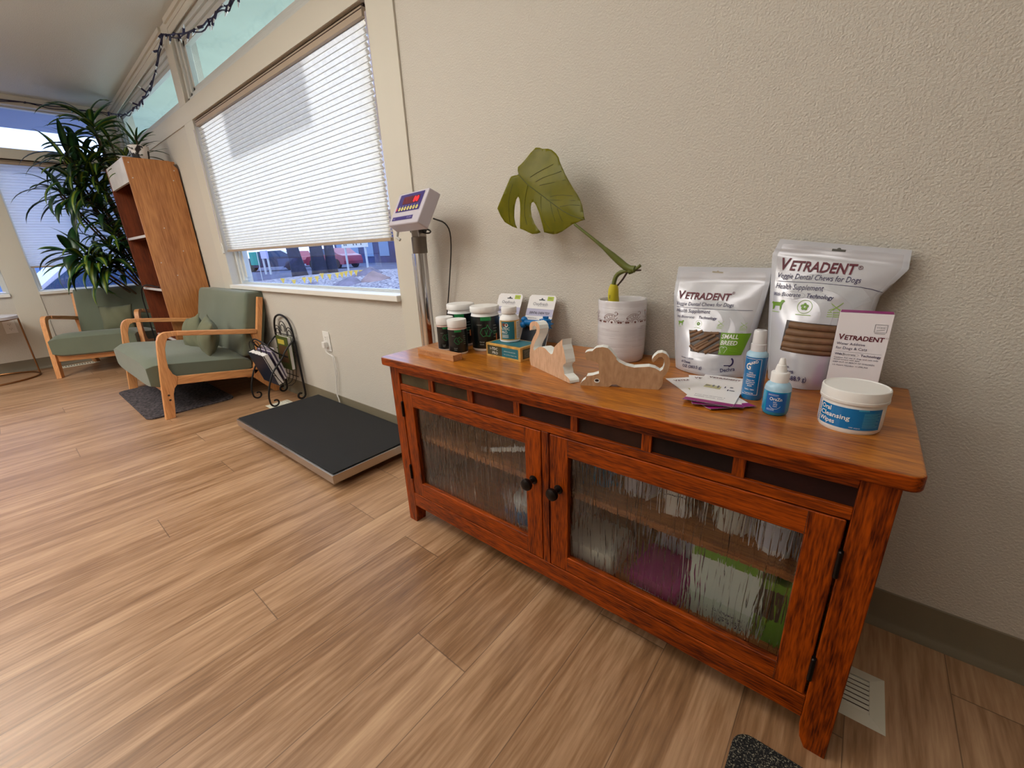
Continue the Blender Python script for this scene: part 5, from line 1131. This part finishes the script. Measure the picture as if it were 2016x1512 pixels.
# ---- pouches of dental chews
M_bag = mat('silver_grey_pouch', (204, 204, 211), rough=.26, metal=.2, bump=.25, bscale=18, detail=2); M_swirl = mat('grey_swirl_print', (190, 192, 198), rough=.3); M_seam = mat('pouch_seam', (196, 198, 206), rough=.28)
M_mar = mat('maroon_print', (96, 10, 38), rough=.4); M_lime = mat('lime_print', (104, 150, 22), rough=.4); M_lime2 = mat('lime_outline_print', (150, 185, 80), rough=.4); M_win = mat('pouch_window', (56, 40, 30), rough=.4)
M_chew = mat('brown_chew', (118, 86, 60), rough=.55, var=.25, vscale=30)
def lerp_list(L, t):
    k = t*(len(L)-1); i = min(int(k), len(L)-2); f = k-i; return tuple(a*(1-f)+b*f for a, b in zip(L[i], L[i+1]))
class Pouch:
    def __init__(s, name, label, Lpx, Rpx, yref, ytop, yside, bulge, dy_top=0):
        s.L = [(bp(u, v, 'y', yref).x, bp(u, v, 'y', yref).z) for u, v in Lpx]; s.Rr = [(bp(u, v, 'y', yref).x, bp(u, v, 'y', yref).z) for u, v in Rpx]
        # resample both sides evenly by their own parameter
        s.L[-1] = (s.L[-1][0], ZT+.001); s.Rr[-1] = (s.Rr[-1][0], ZT+.001); s.ytop, s.yside, s.bulge = ytop, yside, bulge
        c = ((s.L[-1][0]+s.Rr[-1][0])/2, -.09, ZT); s.t = thing(name, label, 'pouch', c)
        s.phase = len(name)+yref*50
        nu, nv = 44, 44
        mb = MB(); mb.grid(lambda u, v: s.P(u, 1-v, 0), nu, nv, mfn=lambda u, v: 1 if (u < .035 or u > .965 or v > .955) else 0)
        mb.grid(lambda u, v: s.back(u, 1-v), 8, nv, flip=True)
        for u in (0, 1): mb.grid(lambda a, v: Vector(s.P(u, 1-v, 0)).lerp(Vector(s.back(u, 1-v)), a), 1, nv, flip=(u == 1), mi=1)
        mb.grid(lambda u, v: Vector(s.P(u, 0, 0)).lerp(Vector(s.back(u, 0)), v), nu, 1, mi=1); mb.grid(lambda u, v: Vector(s.P(u, 1, 0)).lerp(Vector(s.back(u, 1)), v), nu, 1)
        mb.build('bag_film', [M_bag, M_seam], s.t, True, smooth=60, fixn=True); s.pr = Print(s.F)
    def xz(s, u, t):
        a, b = lerp_list(s.L, t), lerp_list(s.Rr, t); return (a[0]*(1-u)+b[0]*u, a[1]*(1-u)+b[1]*u)
    def Y(s, u, t):
        e = max(0, 4*u*(1-u))**.7; k = min(1, max(0, (t-.10)/.75))
        y = s.ytop+(s.yside-s.ytop)*t - s.bulge*e*(k**1.1)*(1 if t < .93 else 1-((t-.93)/.07)**2*.12)
        y -= .0016*math.sin(11*u+5*t+s.phase)*math.sin(9*t+3*u)*min(1, 6*t)+(.0018*math.cos(t*160) if .12 < t < .155 else 0)
        return y
    def P(s, u, t, l): x, z = s.xz(u, t); return (x, s.Y(u, t)-l, z)
    def back(s, u, t): x, z = s.xz(u, t); return (x, min(-.006, s.ytop+.006+(-.030*t*(1-.0))), z)
    def uv(s, x, z):
        u, t = .5, .5
        for _ in range(25):
            X, Z = s.xz(u, t); a, b = s.xz(min(1, u+.01), t), s.xz(u, min(1, t+.01)); a0, b0 = s.xz(min(1, u+.01)-.01, t), s.xz(u, min(1, t+.01)-.01)
            j11, j12, j21, j22 = (a[0]-a0[0])/.01, (b[0]-b0[0])/.01, (a[1]-a0[1])/.01, (b[1]-b0[1])/.01
            D = j11*j22-j12*j21; ex, ez = x-X, z-Z
            u += .8*(ex*j22-ez*j12)/D; t += .8*(ez*j11-ex*j21)/D; u = min(1, max(0, u)); t = min(1, max(0, t))
        return u, t
    def F(s, x, z, l): u, t = s.uv(x, z); return (x, s.Y(u, t)-.0008-l*1.3, z)
    def px(s, u, v):
        y = s.yside
        for _ in range(8):
            p = bp(u, v, 'y', y); q = s.uv(p.x, p.z); y = s.Y(*q)
        return (p.x, p.z)
    def line(s, txt, m, p0, p1, h, **k):
        a, b = s.px(*p0), s.px(*p1); s.pr.text(txt, m, a[0], a[1], math.hypot(b[0]-a[0], b[1]-a[1]), h=h, ang=math.atan2(b[1]-a[1], b[0]-a[0]), **k)
    def swirl(s, c, r, t_, a0, a1, n=28):
        x, z = s.px(*c)
        for i in range(n):
            p, q = R(a0+(a1-a0)*i/n), R(a0+(a1-a0)*(i+1)/n); P = [(x+r*math.cos(p), z+r*math.sin(p)), (x+(r+t_)*math.cos(p), z+(r+t_)*math.sin(p)), (x+(r+t_)*math.cos(q), z+(r+t_)*math.sin(q)), (x+r*math.cos(q), z+r*math.sin(q))]
            if all(.04 < s.uv(*w_)[0] < .955 for w_ in P): s.pr.quad(M_swirl, P, 1, 4)
    def quad(s, m, P, **k): s.pr.quad(m, [s.px(*p) for p in P], 12, 8, **k)
def vline(p, p0, p1, h, m, **k):
    l = lambda t: (p0[0]+(p1[0]-p0[0])*t, p0[1]+(p1[1]-p0[1])*t)
    p.line('V', m, p0, l(.125), h*1.14, **k); p.line('ETRADENT', m, l(.130), p1, h*.93, **k)
def vtext(pr, m, a, b, w_, h, **k):
    pr.text('V', m, a, b, w_*.13, h=h*1.15, **k); pr.text('ETRADENT', m, a+w_*.135, b, w_*.865, h=h*.93, **k)
def small_icons(p, pts, s_):
    (dog, clo, i3, i4) = pts
    if dog:
        x, z = p.px(*dog); q = [(-1, .2), (-.9, .55), (-.5, .5), (.35, .55), (.5, .9), (.85, .95), (1.05, .7), (.75, .45), (.65, .1), (.62, -.75), (.45, -.75), (.38, -.1), (-.4, -.1), (-.5, -.75), (-.68, -.75), (-.75, 0), (-.9, .3)]
        p.pr.poly(M_lime, [(x+a*s_, z+b*s_) for a, b in q]); p.pr.rect(M_lime2, x-s_*.7, z-s_*1.15, x+s_*.4, z-s_*1.05, 2, 1)
    x, z = p.px(*clo); p.pr.ring(M_lime2, x, z, s_*1.0, s_*.07, n=24)
    for k in range(5): p.pr.disc(M_lime, x+.36*s_*math.cos(R(90+72*k)), z+.36*s_*math.sin(R(90+72*k)), s_*.24, 8)
    p.pr.rect(M_lime2, x-s_*1.1, z-s_*1.35, x+s_*1.1, z-s_*1.25, 2, 1)
    for c in (i3, i4):
        if not c: continue
        x, z = p.px(*c)
        for a, b in (((-.9, .9), (.8, -.5)), ((-.7, -.5), (.8, .9)), ((-1, -.6), (1, -.6)), ((-.9, -.3), (0, .1)), ((0, .1), (.9, -.3))): p.pr.line(M_lime2, (x+a[0]*s_, z+a[1]*s_), (x+b[0]*s_, z+b[1]*s_), s_*.10, 2)
        for k in range(2): p.pr.rect(M_lime2, x-s_*1.0, z-s_*(1.0+.3*k), x+s_*.9, z-s_*(.9+.3*k), 2, 1)
def chews(p, A, B, C, D, sticks):
    """sticks: pixel pairs, laid just over the window film"""
    mb = MB()
    for (a, b, r) in sticks:
        q0, q1 = p.px(*a), p.px(*b); n = 5; pts = [p.F(q0[0]+(q1[0]-q0[0])*k/n, q0[1]+(q1[1]-q0[1])*k/n, -.0002) for k in range(n+1)]
        mb.tube(pts, r, 14)
    mb.build('chew_sticks', M_chew, p.t, True)
z11 = lambda a, b: (1320+a/6.3, 520+b/6.3)
sb = Pouch('chew_pouch', 'smaller grey pouch of dental chews with a green SMALL BREED patch', [z11(45, 42), z11(28, 250), z11(22, 400), z11(40, 650), z11(62, 900), z11(82, 1100), z11(104, 1290)], [z11(1222, 60), z11(1205, 260), z11(1165, 430), z11(1105, 640), z11(1045, 850), z11(1000, 1060), z11(985, 1290)], -.06, -.028, -.088, .052)
for a, b in (((80, 425), 1), ): pass
sb.swirl(z11(420, 760), .040, .014, -40, 110); sb.swirl(z11(440, 900), .062, .020, 0, 110)
vline(sb, z11(95, 420), z11(745, 452), .0165, M_mar, shear=.12, bold=.024, lift=.0004); 
q = sb.px(*z11(785, 358)); sb.pr.ring(M_mar, q[0], q[1], .0022, .0006, n=14, lift=.0004); sb.pr.text('R', M_mar, q[0]-.0011, q[1]-.0012, .0022, lift=.0004)
sb.line('Veggie Dental Chews for Dogs', M_ink, z11(78, 500), z11(785, 530), .0085, shear=.15, lift=.0004)
a, b = sb.px(*z11(80, 522)), sb.px(*z11(1025, 576)); sb.pr.line(M_ink, a, b, .0007, 20, lift=.0004)
sb.line('Health Supplement', M_ink, z11(80, 585), z11(490, 612), .0088, shear=.15, lift=.0004)
sb.line('With', M_ink, z11(88, 652), z11(125, 657), .0055, shear=.12, bold=.014, lift=.0004); sb.line('Biotrate', M_ink, z11(138, 660), z11(292, 672), .0065, shear=.15, lift=.0004); sb.line('Technology', M_ink, z11(348, 672), z11(575, 688), .0062, shear=.15, bold=.014, lift=.0004)
q = sb.px(*z11(220, 655)); sb.pr.ring(M_grey, q[0], q[1], .017, .0004, n=30, ry=.3, lift=.0004)
small_icons(sb, (z11(130, 725), z11(347, 738), z11(625, 745), z11(910, 765)), .0075)
sb.quad(M_win, [z11(248, 1075), z11(592, 1118), z11(630, 845), z11(232, 812)], lift=.0008)
chews(sb, 0, 0, 0, 0, [(z11(330, 1080), z11(600, 920), .0048), (z11(420, 1100), z11(605, 1000), .0046), (z11(250, 900), z11(400, 830), .0042), (z11(280, 1060), z11(470, 960), .0042), (z11(250, 1010), z11(330, 1075), .0042), (z11(360, 930), z11(520, 850), .0040), (z11(480, 1095), z11(600, 1050), .0040), (z11(250, 960), z11(470, 870), .0042), (z11(300, 1020), z11(560, 880), .0042), (z11(245, 850), z11(330, 825), .0036), (z11(420, 860), z11(600, 860), .0040)])
sb.quad(M_lime, [z11(592, 1118), z11(880, 1125), z11(1010, 855), z11(632, 845)], lift=.0010)
sb.line('SMALL', M_wp, z11(635, 918), z11(845, 925), .0095, shear=.12, bold=.016, lift=.0016); sb.line('BREED', M_wp, z11(622, 995), z11(830, 1003), .0095, shear=.12, bold=.016, lift=.0016)
q = sb.px(*z11(655, 1055)); sb.pr.ring(M_wp, q[0]-.003, q[1]+.001, .0042, .0006, 20, 200, 8, lift=.0016); sb.pr.ring(M_wp, q[0]+.003, q[1]+.001, .0042, .0006, -20, 160, 8, lift=.0016); sb.pr.line(M_wp, (q[0]-.007, q[1]), (q[0]-.004, q[1]-.008), .0006, 1, lift=.0016); sb.pr.line(M_wp, (q[0]+.006, q[1]), (q[0]+.003, q[1]-.008), .0006, 1, lift=.0016)
for k in range(2): sb.line('Promotes clean teeth'[:8+2*k], M_lime2, z11(735, 1050+25*k), z11(828, 1055+25*k), .0022, lift=.0016)
sb.line('Number 11,090,366', M_ink, z11(140, 1150), z11(285, 1182), .003, bold=.01, lift=.0004); sb.line('al Chews', M_ink, z11(140, 1205), z11(245, 1232), .0062, bold=.014, lift=.0004); sb.line('OZ (283.5 g)', M_ink, z11(150, 1265), z11(385, 1300), .0066, bold=.014, lift=.0004)
sb.line('Dechra', M_ink, z11(618, 1340), z11(800, 1318), .0088, bold=.015, lift=.0004)
q = sb.px(*z11(735, 1215)); sb.pr.ring(M_ink, q[0]-.002, q[1], .0065, .003, -80, 60, 12, lift=.0004, ry=1.2); sb.pr.rect(M_ink, q[0]-.010, q[1]-.0092, q[0], q[1]-.0068, 2, 1, lift=.0004)
q0, q1 = sb.px(*z11(520, 95)), sb.px(*z11(655, 105))
M_hole = mat('hang_hole', (168, 160, 142), rough=.7); sb.pr.line(M_hole, q0, q1, .0032, 3); sb.pr.disc(M_hole, (q0[0]+q1[0])/2, (q0[1]+q1[1])/2+.0012, .0028, 10, rb=.0026)
sb.pr.build('pouch_print', sb.t, True)

z9 = lambda a, b: (1480+a/3.6, 460+b/3.6); zb = lambda a, b: (1500+a/6.3, 460+b/6.3)
bb = Pouch('chew_pouch', 'larger grey pouch of dental chews behind the white water additive box', [z9(182, 40), z9(130, 150), z9(124, 300), z9(120, 450), z9(116, 600), z9(113, 800), z9(118, 1030)], [z9(1146, 122), z9(1120, 262), z9(1020, 350), z9(910, 450), z9(840, 640), z9(760, 850), z9(620, 1100)], -.06, -.022, -.074, .060)
bb.swirl(zb(480, 1010), .034, .020, -30, 120); bb.swirl(zb(600, 1150), .072, .030, 0, 120)
vline(bb, zb(218, 440), zb(1160, 508), .0215, M_mar, shear=.12, bold=.024, lift=.0004)
q = bb.px(*zb(1228, 422)); bb.pr.ring(M_mar, q[0], q[1], .0030, .0008, n=14, lift=.0004); bb.pr.text('R', M_mar, q[0]-.0016, q[1]-.0016, .0032, lift=.0004)
bb.line('Veggie Dental Chews for Dogs', M_ink, zb(192, 540), zb(1222, 612), .0110, shear=.15, lift=.0004)
P_ = [zb(205, 585), zb(600, 605), zb(900, 630), zb(1200, 660), zb(1360, 688), zb(1495, 728)]
for a, b in zip(P_, P_[1:]): bb.pr.line(M_ink, bb.px(*a), bb.px(*b), .0009, 6, lift=.0004)
bb.line('Health Supplement', M_ink, zb(170, 672), zb(760, 712), .0112, shear=.15, lift=.0004)
bb.line('With', M_ink, zb(148, 762), zb(222, 768), .0072, shear=.12, bold=.014, lift=.0004); bb.line('Biotrate', M_ink, zb(244, 770), zb(475, 785), .0085, shear=.15, lift=.0004); bb.line('Technology', M_ink, zb(550, 790), zb(885, 820), .0082, shear=.15, bold=.014, lift=.0004)
q = bb.px(*zb(375, 762)); bb.pr.ring(M_grey, q[0], q[1], .023, .0005, n=30, ry=.32, lift=.0004)
small_icons(bb, (zb(195, 885), zb(530, 905), zb(920, 930), None), .0125)
bb.quad(M_win, [zb(225, 1435), zb(900, 1520), zb(960, 1140), zb(312, 1066)], lift=.0008)
chews(bb, 0, 0, 0, 0, [(zb(352, 1128), zb(925, 1195), .0075), (zb(318, 1212), zb(915, 1278), .0078), (zb(292, 1292), zb(905, 1356), .0078), (zb(268, 1366), zb(900, 1432), .0078), (zb(262, 1420), zb(895, 1495), .005)])
bb.line(',366', M_ink, z9(218, 945), z9(265, 950), .0042, bold=.01, lift=.0004); bb.line('ws', M_ink, z9(238, 985), z9(295, 990), .0085, bold=.014, lift=.0004); bb.line('(588.9 g)', M_ink, z9(243, 1032), z9(385, 1048), .0100, bold=.014, lift=.0004)
q0, q1 = bb.px(*zb(870, 200)), bb.px(*zb(1040, 214)); M_hole2 = mat('dark_hang_hole', (88, 88, 84), rough=.7)
bb.pr.line(M_hole2, q0, q1, .0042, 3); bb.pr.disc(M_hole2, (q0[0]+q1[0])/2, (q0[1]+q1[1])/2+.0018, .0036, 10, rb=.0032); bb.pr.build('pouch_print', bb.t, True)

# ---- white and magenta carton
wa = thing('additive_box', 'tall white carton with magenta edges marked Water Additive', 'box', (.0145, -.140, ZT), R(0))
wx0, wx1, wh, wd = -.0388, .0388, .170, .034
MB().box((wx0, -wd/2, 0), (wx1, wd/2, wh)).build('carton', mat('white_carton', (236, 232, 238), rough=.4), wa, smooth=0, bevel=.0008)
pr = Print(lambda a, b, l: (a, -wd/2-.0005-l, b))
vtext(pr, M_mar, -.033, .1195, .066, .0095, shear=.1, bold=.02); pr.text('Water Additive', M_ink, -.034, .1095, .042, h=.0050); pr.text('for Dogs & Cats', M_ink, -.034, .1010, .046, h=.0052)
pr.line(M_ink, (-.034, .0965), (.034, .0965), .0003, 1); pr.text('With', M_ink, -.034, .0895, .011, h=.0042, bold=.014); pr.text('Biotrate', M_grey, -.0215, .0895, .019, h=.0044); pr.ring(M_grey, -.011, .0912, .013, .0003, n=24, ry=.28); pr.text('Technology', M_ink, .005, .0895, .029, h=.0044, bold=.014)
pr.text('Caution: For use in dogs and cats only.', M_ink, -.034, .0835, .066, h=.0027); pr.text('Avoid contact with eyes.', M_ink, -.034, .0795, .040, h=.0027); pr.text('KEEP OUT OF REACH OF CHILDREN.', M_ink, -.034, .0745, .062, h=.0026); pr.text('US Patent Number 11,090,366', M_ink, -.034, .0685, .053, h=.0026)
pr.text('Dechra', M_ink, -.019, .030, .040, h=.009, bold=.015)
for q in (((.016, .137), (.033, .137)), ((.016, .151), (.033, .151)), ((.016, .137), (.016, .151)), ((.033, .137), (.033, .151))): pr.line(M_grey, *q, .0007, 1)
pr.text('VOHC', M_grey, .0185, .144, .013, h=.0035); pr.line(M_grey, (.019, .140), (.030, .142), .0008, 1); pr.rect(M_grey, .017, .1345, .032, .1352, 1, 1)
pr.ring(M_mar, .0362, .127, .0011, .0003, n=12); pr.build('front_print', wa)
pr = Print(lambda a, b, l: (a, b, wh+.0005+l)); pr.rect(M_mag, wx0+.001, -wd/2+.001, wx1-.001, wd/2-.001); pr.build('top_print', wa, label='magenta top face')
pr = Print(lambda a, b, l: (wx0-.0005-l, -a, b)); pr.rect(M_mag, -wd/2+.001, .002, wd/2-.001, wh-.001); pr.build('side_print', wa, label='magenta side face')

# ---- tub of wipes
tx, ty, tr = .0205, -.291, .0435
tub = thing('wipes_tub', 'round white tub labelled Oral Cleansing Wipes at the right front of the cabinet top', 'tub', (tx, ty, ZT)); phi = face_dir(tx, ty)
MB().lathe([(tr*.93, 0), (tr*.975, .003), (tr, .010), (tr, .050)], n=72).build('body', M_white, tub)
MB().lathe([(tr*1.045, .050), (tr*1.06, .051), (tr*1.06, .055), (tr*1.05, .0555), (tr*1.05, .0685), (tr*1.035, .0708), (tr*1.0, .0714), (tr*.98, .0705), (tr*.955, .0700), (tr*.90, .0700), (.00002, .0700)], n=72, cap=False).build('lid', M_white, tub)
pr = Print(cyl_fn(tr, phi)); M_blu = mat('blue_label', (0, 112, 178), rough=.25); M_lil = mat('lilac_print', (158, 160, 196), rough=.4)
pr.rect(M_blu, -.0465, .009, .046, .044, 50, 1)
for k, (s, w_) in enumerate((('Oral', .0175), ('Cleansing', .045), ('Wipes', .026))): pr.text(s, M_wp, -.044, .0345-.0105*k, w_, h=.0078, bold=.016, lift=.0003)
pr.text('100 wipes', M_wp, .002, .0115, .014, h=.0022, lift=.0003); pr.rect(mat('pale_blue_print', (60, 170, 205), rough=.3), .010, .0415, .024, .0435, 6, 1, lift=.0003)
for k in range(12): pr.rect(mat('cyan_small_print', (90, 180, 205), rough=.4), .018, .014+.0021*k, .040+.003*math.sin(k*2.3), .0147+.0021*k, 8, 1, lift=.0003)
pr.rect(M_lil, -.056, .007, -.052, .046, 3, 1)
for k in range(9): pr.rect(M_grey, -.0505, .010+.0035*k, -.0485, .012+.0035*k, 1, 1)
pr.build('label_print', tub)

# ---- blue bottles
M_liq = mat('blue_liquid_plastic', (8, 112, 176), rough=.12, coat=.6); M_liq2 = mat('cyan_liquid_plastic', (20, 150, 196), rough=.2, coat=.4); M_clr = mat('frosted_blue_plastic', (168, 205, 228), rough=.25); M_cp = mat('clear_cap_plastic', (222, 222, 226), rough=.12, coat=.6); M_lab = mat('blue_bottle_label', (10, 98, 178), rough=.35)
x, y, r = -.137, -.232, .0195; b1 = thing('spray_bottle', 'tall blue spray bottle with clear cap in front of the pouches', 'spray bottle', (x, y, ZT)); phi = face_dir(x, y)
mb = MB(); mb.lathe([(r*.9, 0), (r, .004), (r, .088)], n=40, mi=0); mb.lathe([(r, .088), (r*.96, .093), (r*.72, .098), (r*.62, .099)], n=40, mi=1); mb.build('bottle_body', [M_liq, M_clr], b1)
MB().lathe([(.0135, .097), (.0138, .112), (.0125, .113), (.0115, .136), (.0100, .1392), (.00002, .1395)], n=36, cap=False).build('spray_cap', M_cp, b1)
pr = Print(cyl_fn(r, phi))
for q in (((-.020, .012), (.009, .012)), ((-.020, .085), (.009, .085)), ((.009, .012), (.009, .085))): pr.line(M_wp, *q, .0006, 8)
pr.text('G', M_wp, -.017, .063, .009, h=.013, bold=.02); pr.text('UARD', M_wp, -.010, .072, .016, h=.0055, ang=.45, bold=.014)
for k, (s, w_) in enumerate((('ORAL', .008), ('CLEANSING', .016), ('FORMULA', .015), ('', 0), ('Cleans the', .014), ('Oral Cavity and', .016), ('Freshens the', .014), ('Breath', .008), ('', 0), ('Canine - Feline', .017), ('', 0), ('Topical Use Only', .016))):
    if s: pr.text(s, M_wp, -.014+(.016-w_)/2, .056-.0038*k, w_, h=.0024, bold=.02)
pr.build('label_print', b1)
x, y, r = -.087, -.296, .0215; b2 = thing('drop_bottle', 'small round-shouldered blue bottle with white dropper tip', 'bottle', (x, y, ZT)); phi = face_dir(x, y)
mb = MB(); mb.lathe([(r*.78, 0), (r*.93, .003), (r, .010), (r, .046)], n=40, mi=0); mb.lathe([(r, .046), (r*.97, .052), (r*.84, .058), (r*.66, .0615)], n=40, mi=1); mb.build('bottle_body', [M_liq2, M_clr], b2)
MB().lathe([(.0143, .0605), (.0146, .0775), (.0138, .079), (.0098, .080), (.0072, .092), (.0062, .0925), (.0040, .1035), (.003, .1045), (.00002, .1045)], n=36, cap=False).build('dropper_cap', M_cap, b2)
pr = Print(cyl_fn(r, phi)); pr.rect(M_lab, -.016, .008, .017, .044, 24, 1); pr.text('OraZn', M_wp, -.010, .0305, .019, h=.006, bold=.014, lift=.0003)
for k, (s, w_) in enumerate((('Pet', .005), ('Oral', .006), ('Care', .006))): pr.text(s, M_wp, -.0035, .026-.0036*k, w_, h=.0026, bold=.01, lift=.0003)
pr.ring(M_wp, -.0005, .0235, .0085, .0005, 200, 340, 14, lift=.0003)
for k in range(2): pr.rect(M_wp, -.013, .0395+.0016*k, .003, .0399+.0016*k, 6, 1, lift=.0003); pr.rect(M_wp, -.013, .0115+.002*k, -.001, .012+.002*k, 6, 1, lift=.0003)
pr.build('label_print', b2)
t = thing('sample_tube', 'thin white tube with red cap behind the spray bottle', 'tube', (-.160, -.150, ZT)); 
MB().lathe([(.007, 0), (.0085, .002), (.0085, .025), (.006, .034), (.006, .052)], n=20).build('tube_body', M_white, t); MB().lathe([(.0068, .0515), (.007, .0615), (.00002, .062)], n=20, cap=False).build('tube_cap', mat('red_cap', (190, 30, 40), rough=.4), t)

# ---- brochures fanned in front of the small pouch
def card(label, BL, rz, z, prints=True, w_=.0905, h_=.205):
    t = thing('brochure', label, 'brochure', (BL[0], BL[1], ZT+z), R(rz)); mb = MB()
    lift = lambda a, b: .0035*max(0, (.03-b)/.03)**2
    mb.grid(lambda u, v: (w_*u, h_*v, .0007+lift(0, h_*v)), 2, 14); mb.grid(lambda u, v: (w_*u, h_*v, lift(0, h_*v)), 2, 14, flip=True)
    mb.build('sheet', M_paper, t, smooth=60, fixn=False); o = t.children[0]
    pr = Print(lambda a, b, l: (a, b, .0010+lift(a, b)+l)); pr.rect(M_mag, .0002, .0002, w_-.0002, .026, 4, 6)
    pr.rect(mat('pink_line_print', (225, 120, 190), rough=.5), .026, .0125, .058, .0135, 2, 1, lift=.0003)
    vtext(pr, M_mar, .012, .180, .066, .0095, shear=.1, bold=.02); pr.line(M_ink, (.010, .174), (.074, .174), .0005, 2)
    pr.quad(mat('beige_print', (200, 196, 150), rough=.5), [(.016, .108), (.050, .104), (.050, .122), (.018, .130)], 2, 1)
    for a, b, c, d in ((.018, .118, .028, .123), (.032, .116, .036, .128), (.042, .112, .046, .128)): pr.rect(M_grey, a, b, c, d, 1, 1, lift=.0003)
    for a, b, c, d in ((.056, .118, .058, .128), (.066, .124, .072, .128), (.064, .100, .066, .110), (.068, .104, .078, .107)): pr.rect(M_ink, a, b, c, d, 1, 1, lift=.0003)
    pr.text('Your pet deserves a', M_ink, .012, .050, .058, h=.0045); pr.text('healthy mouth, too!', M_ink, .014, .040, .054, h=.0045)
    pr.build('sheet_print', t); return t
card('white and magenta brochure at the bottom of the fan, corner pointing left', (-.183, -.352), 43, .0004)
card('white and magenta brochure in the middle of the fan', (-.2185, -.3465), 19, .0022)
card('white and magenta brochure on top of the fan, fully visible', (-.2415, -.336), 3.2, .0042)
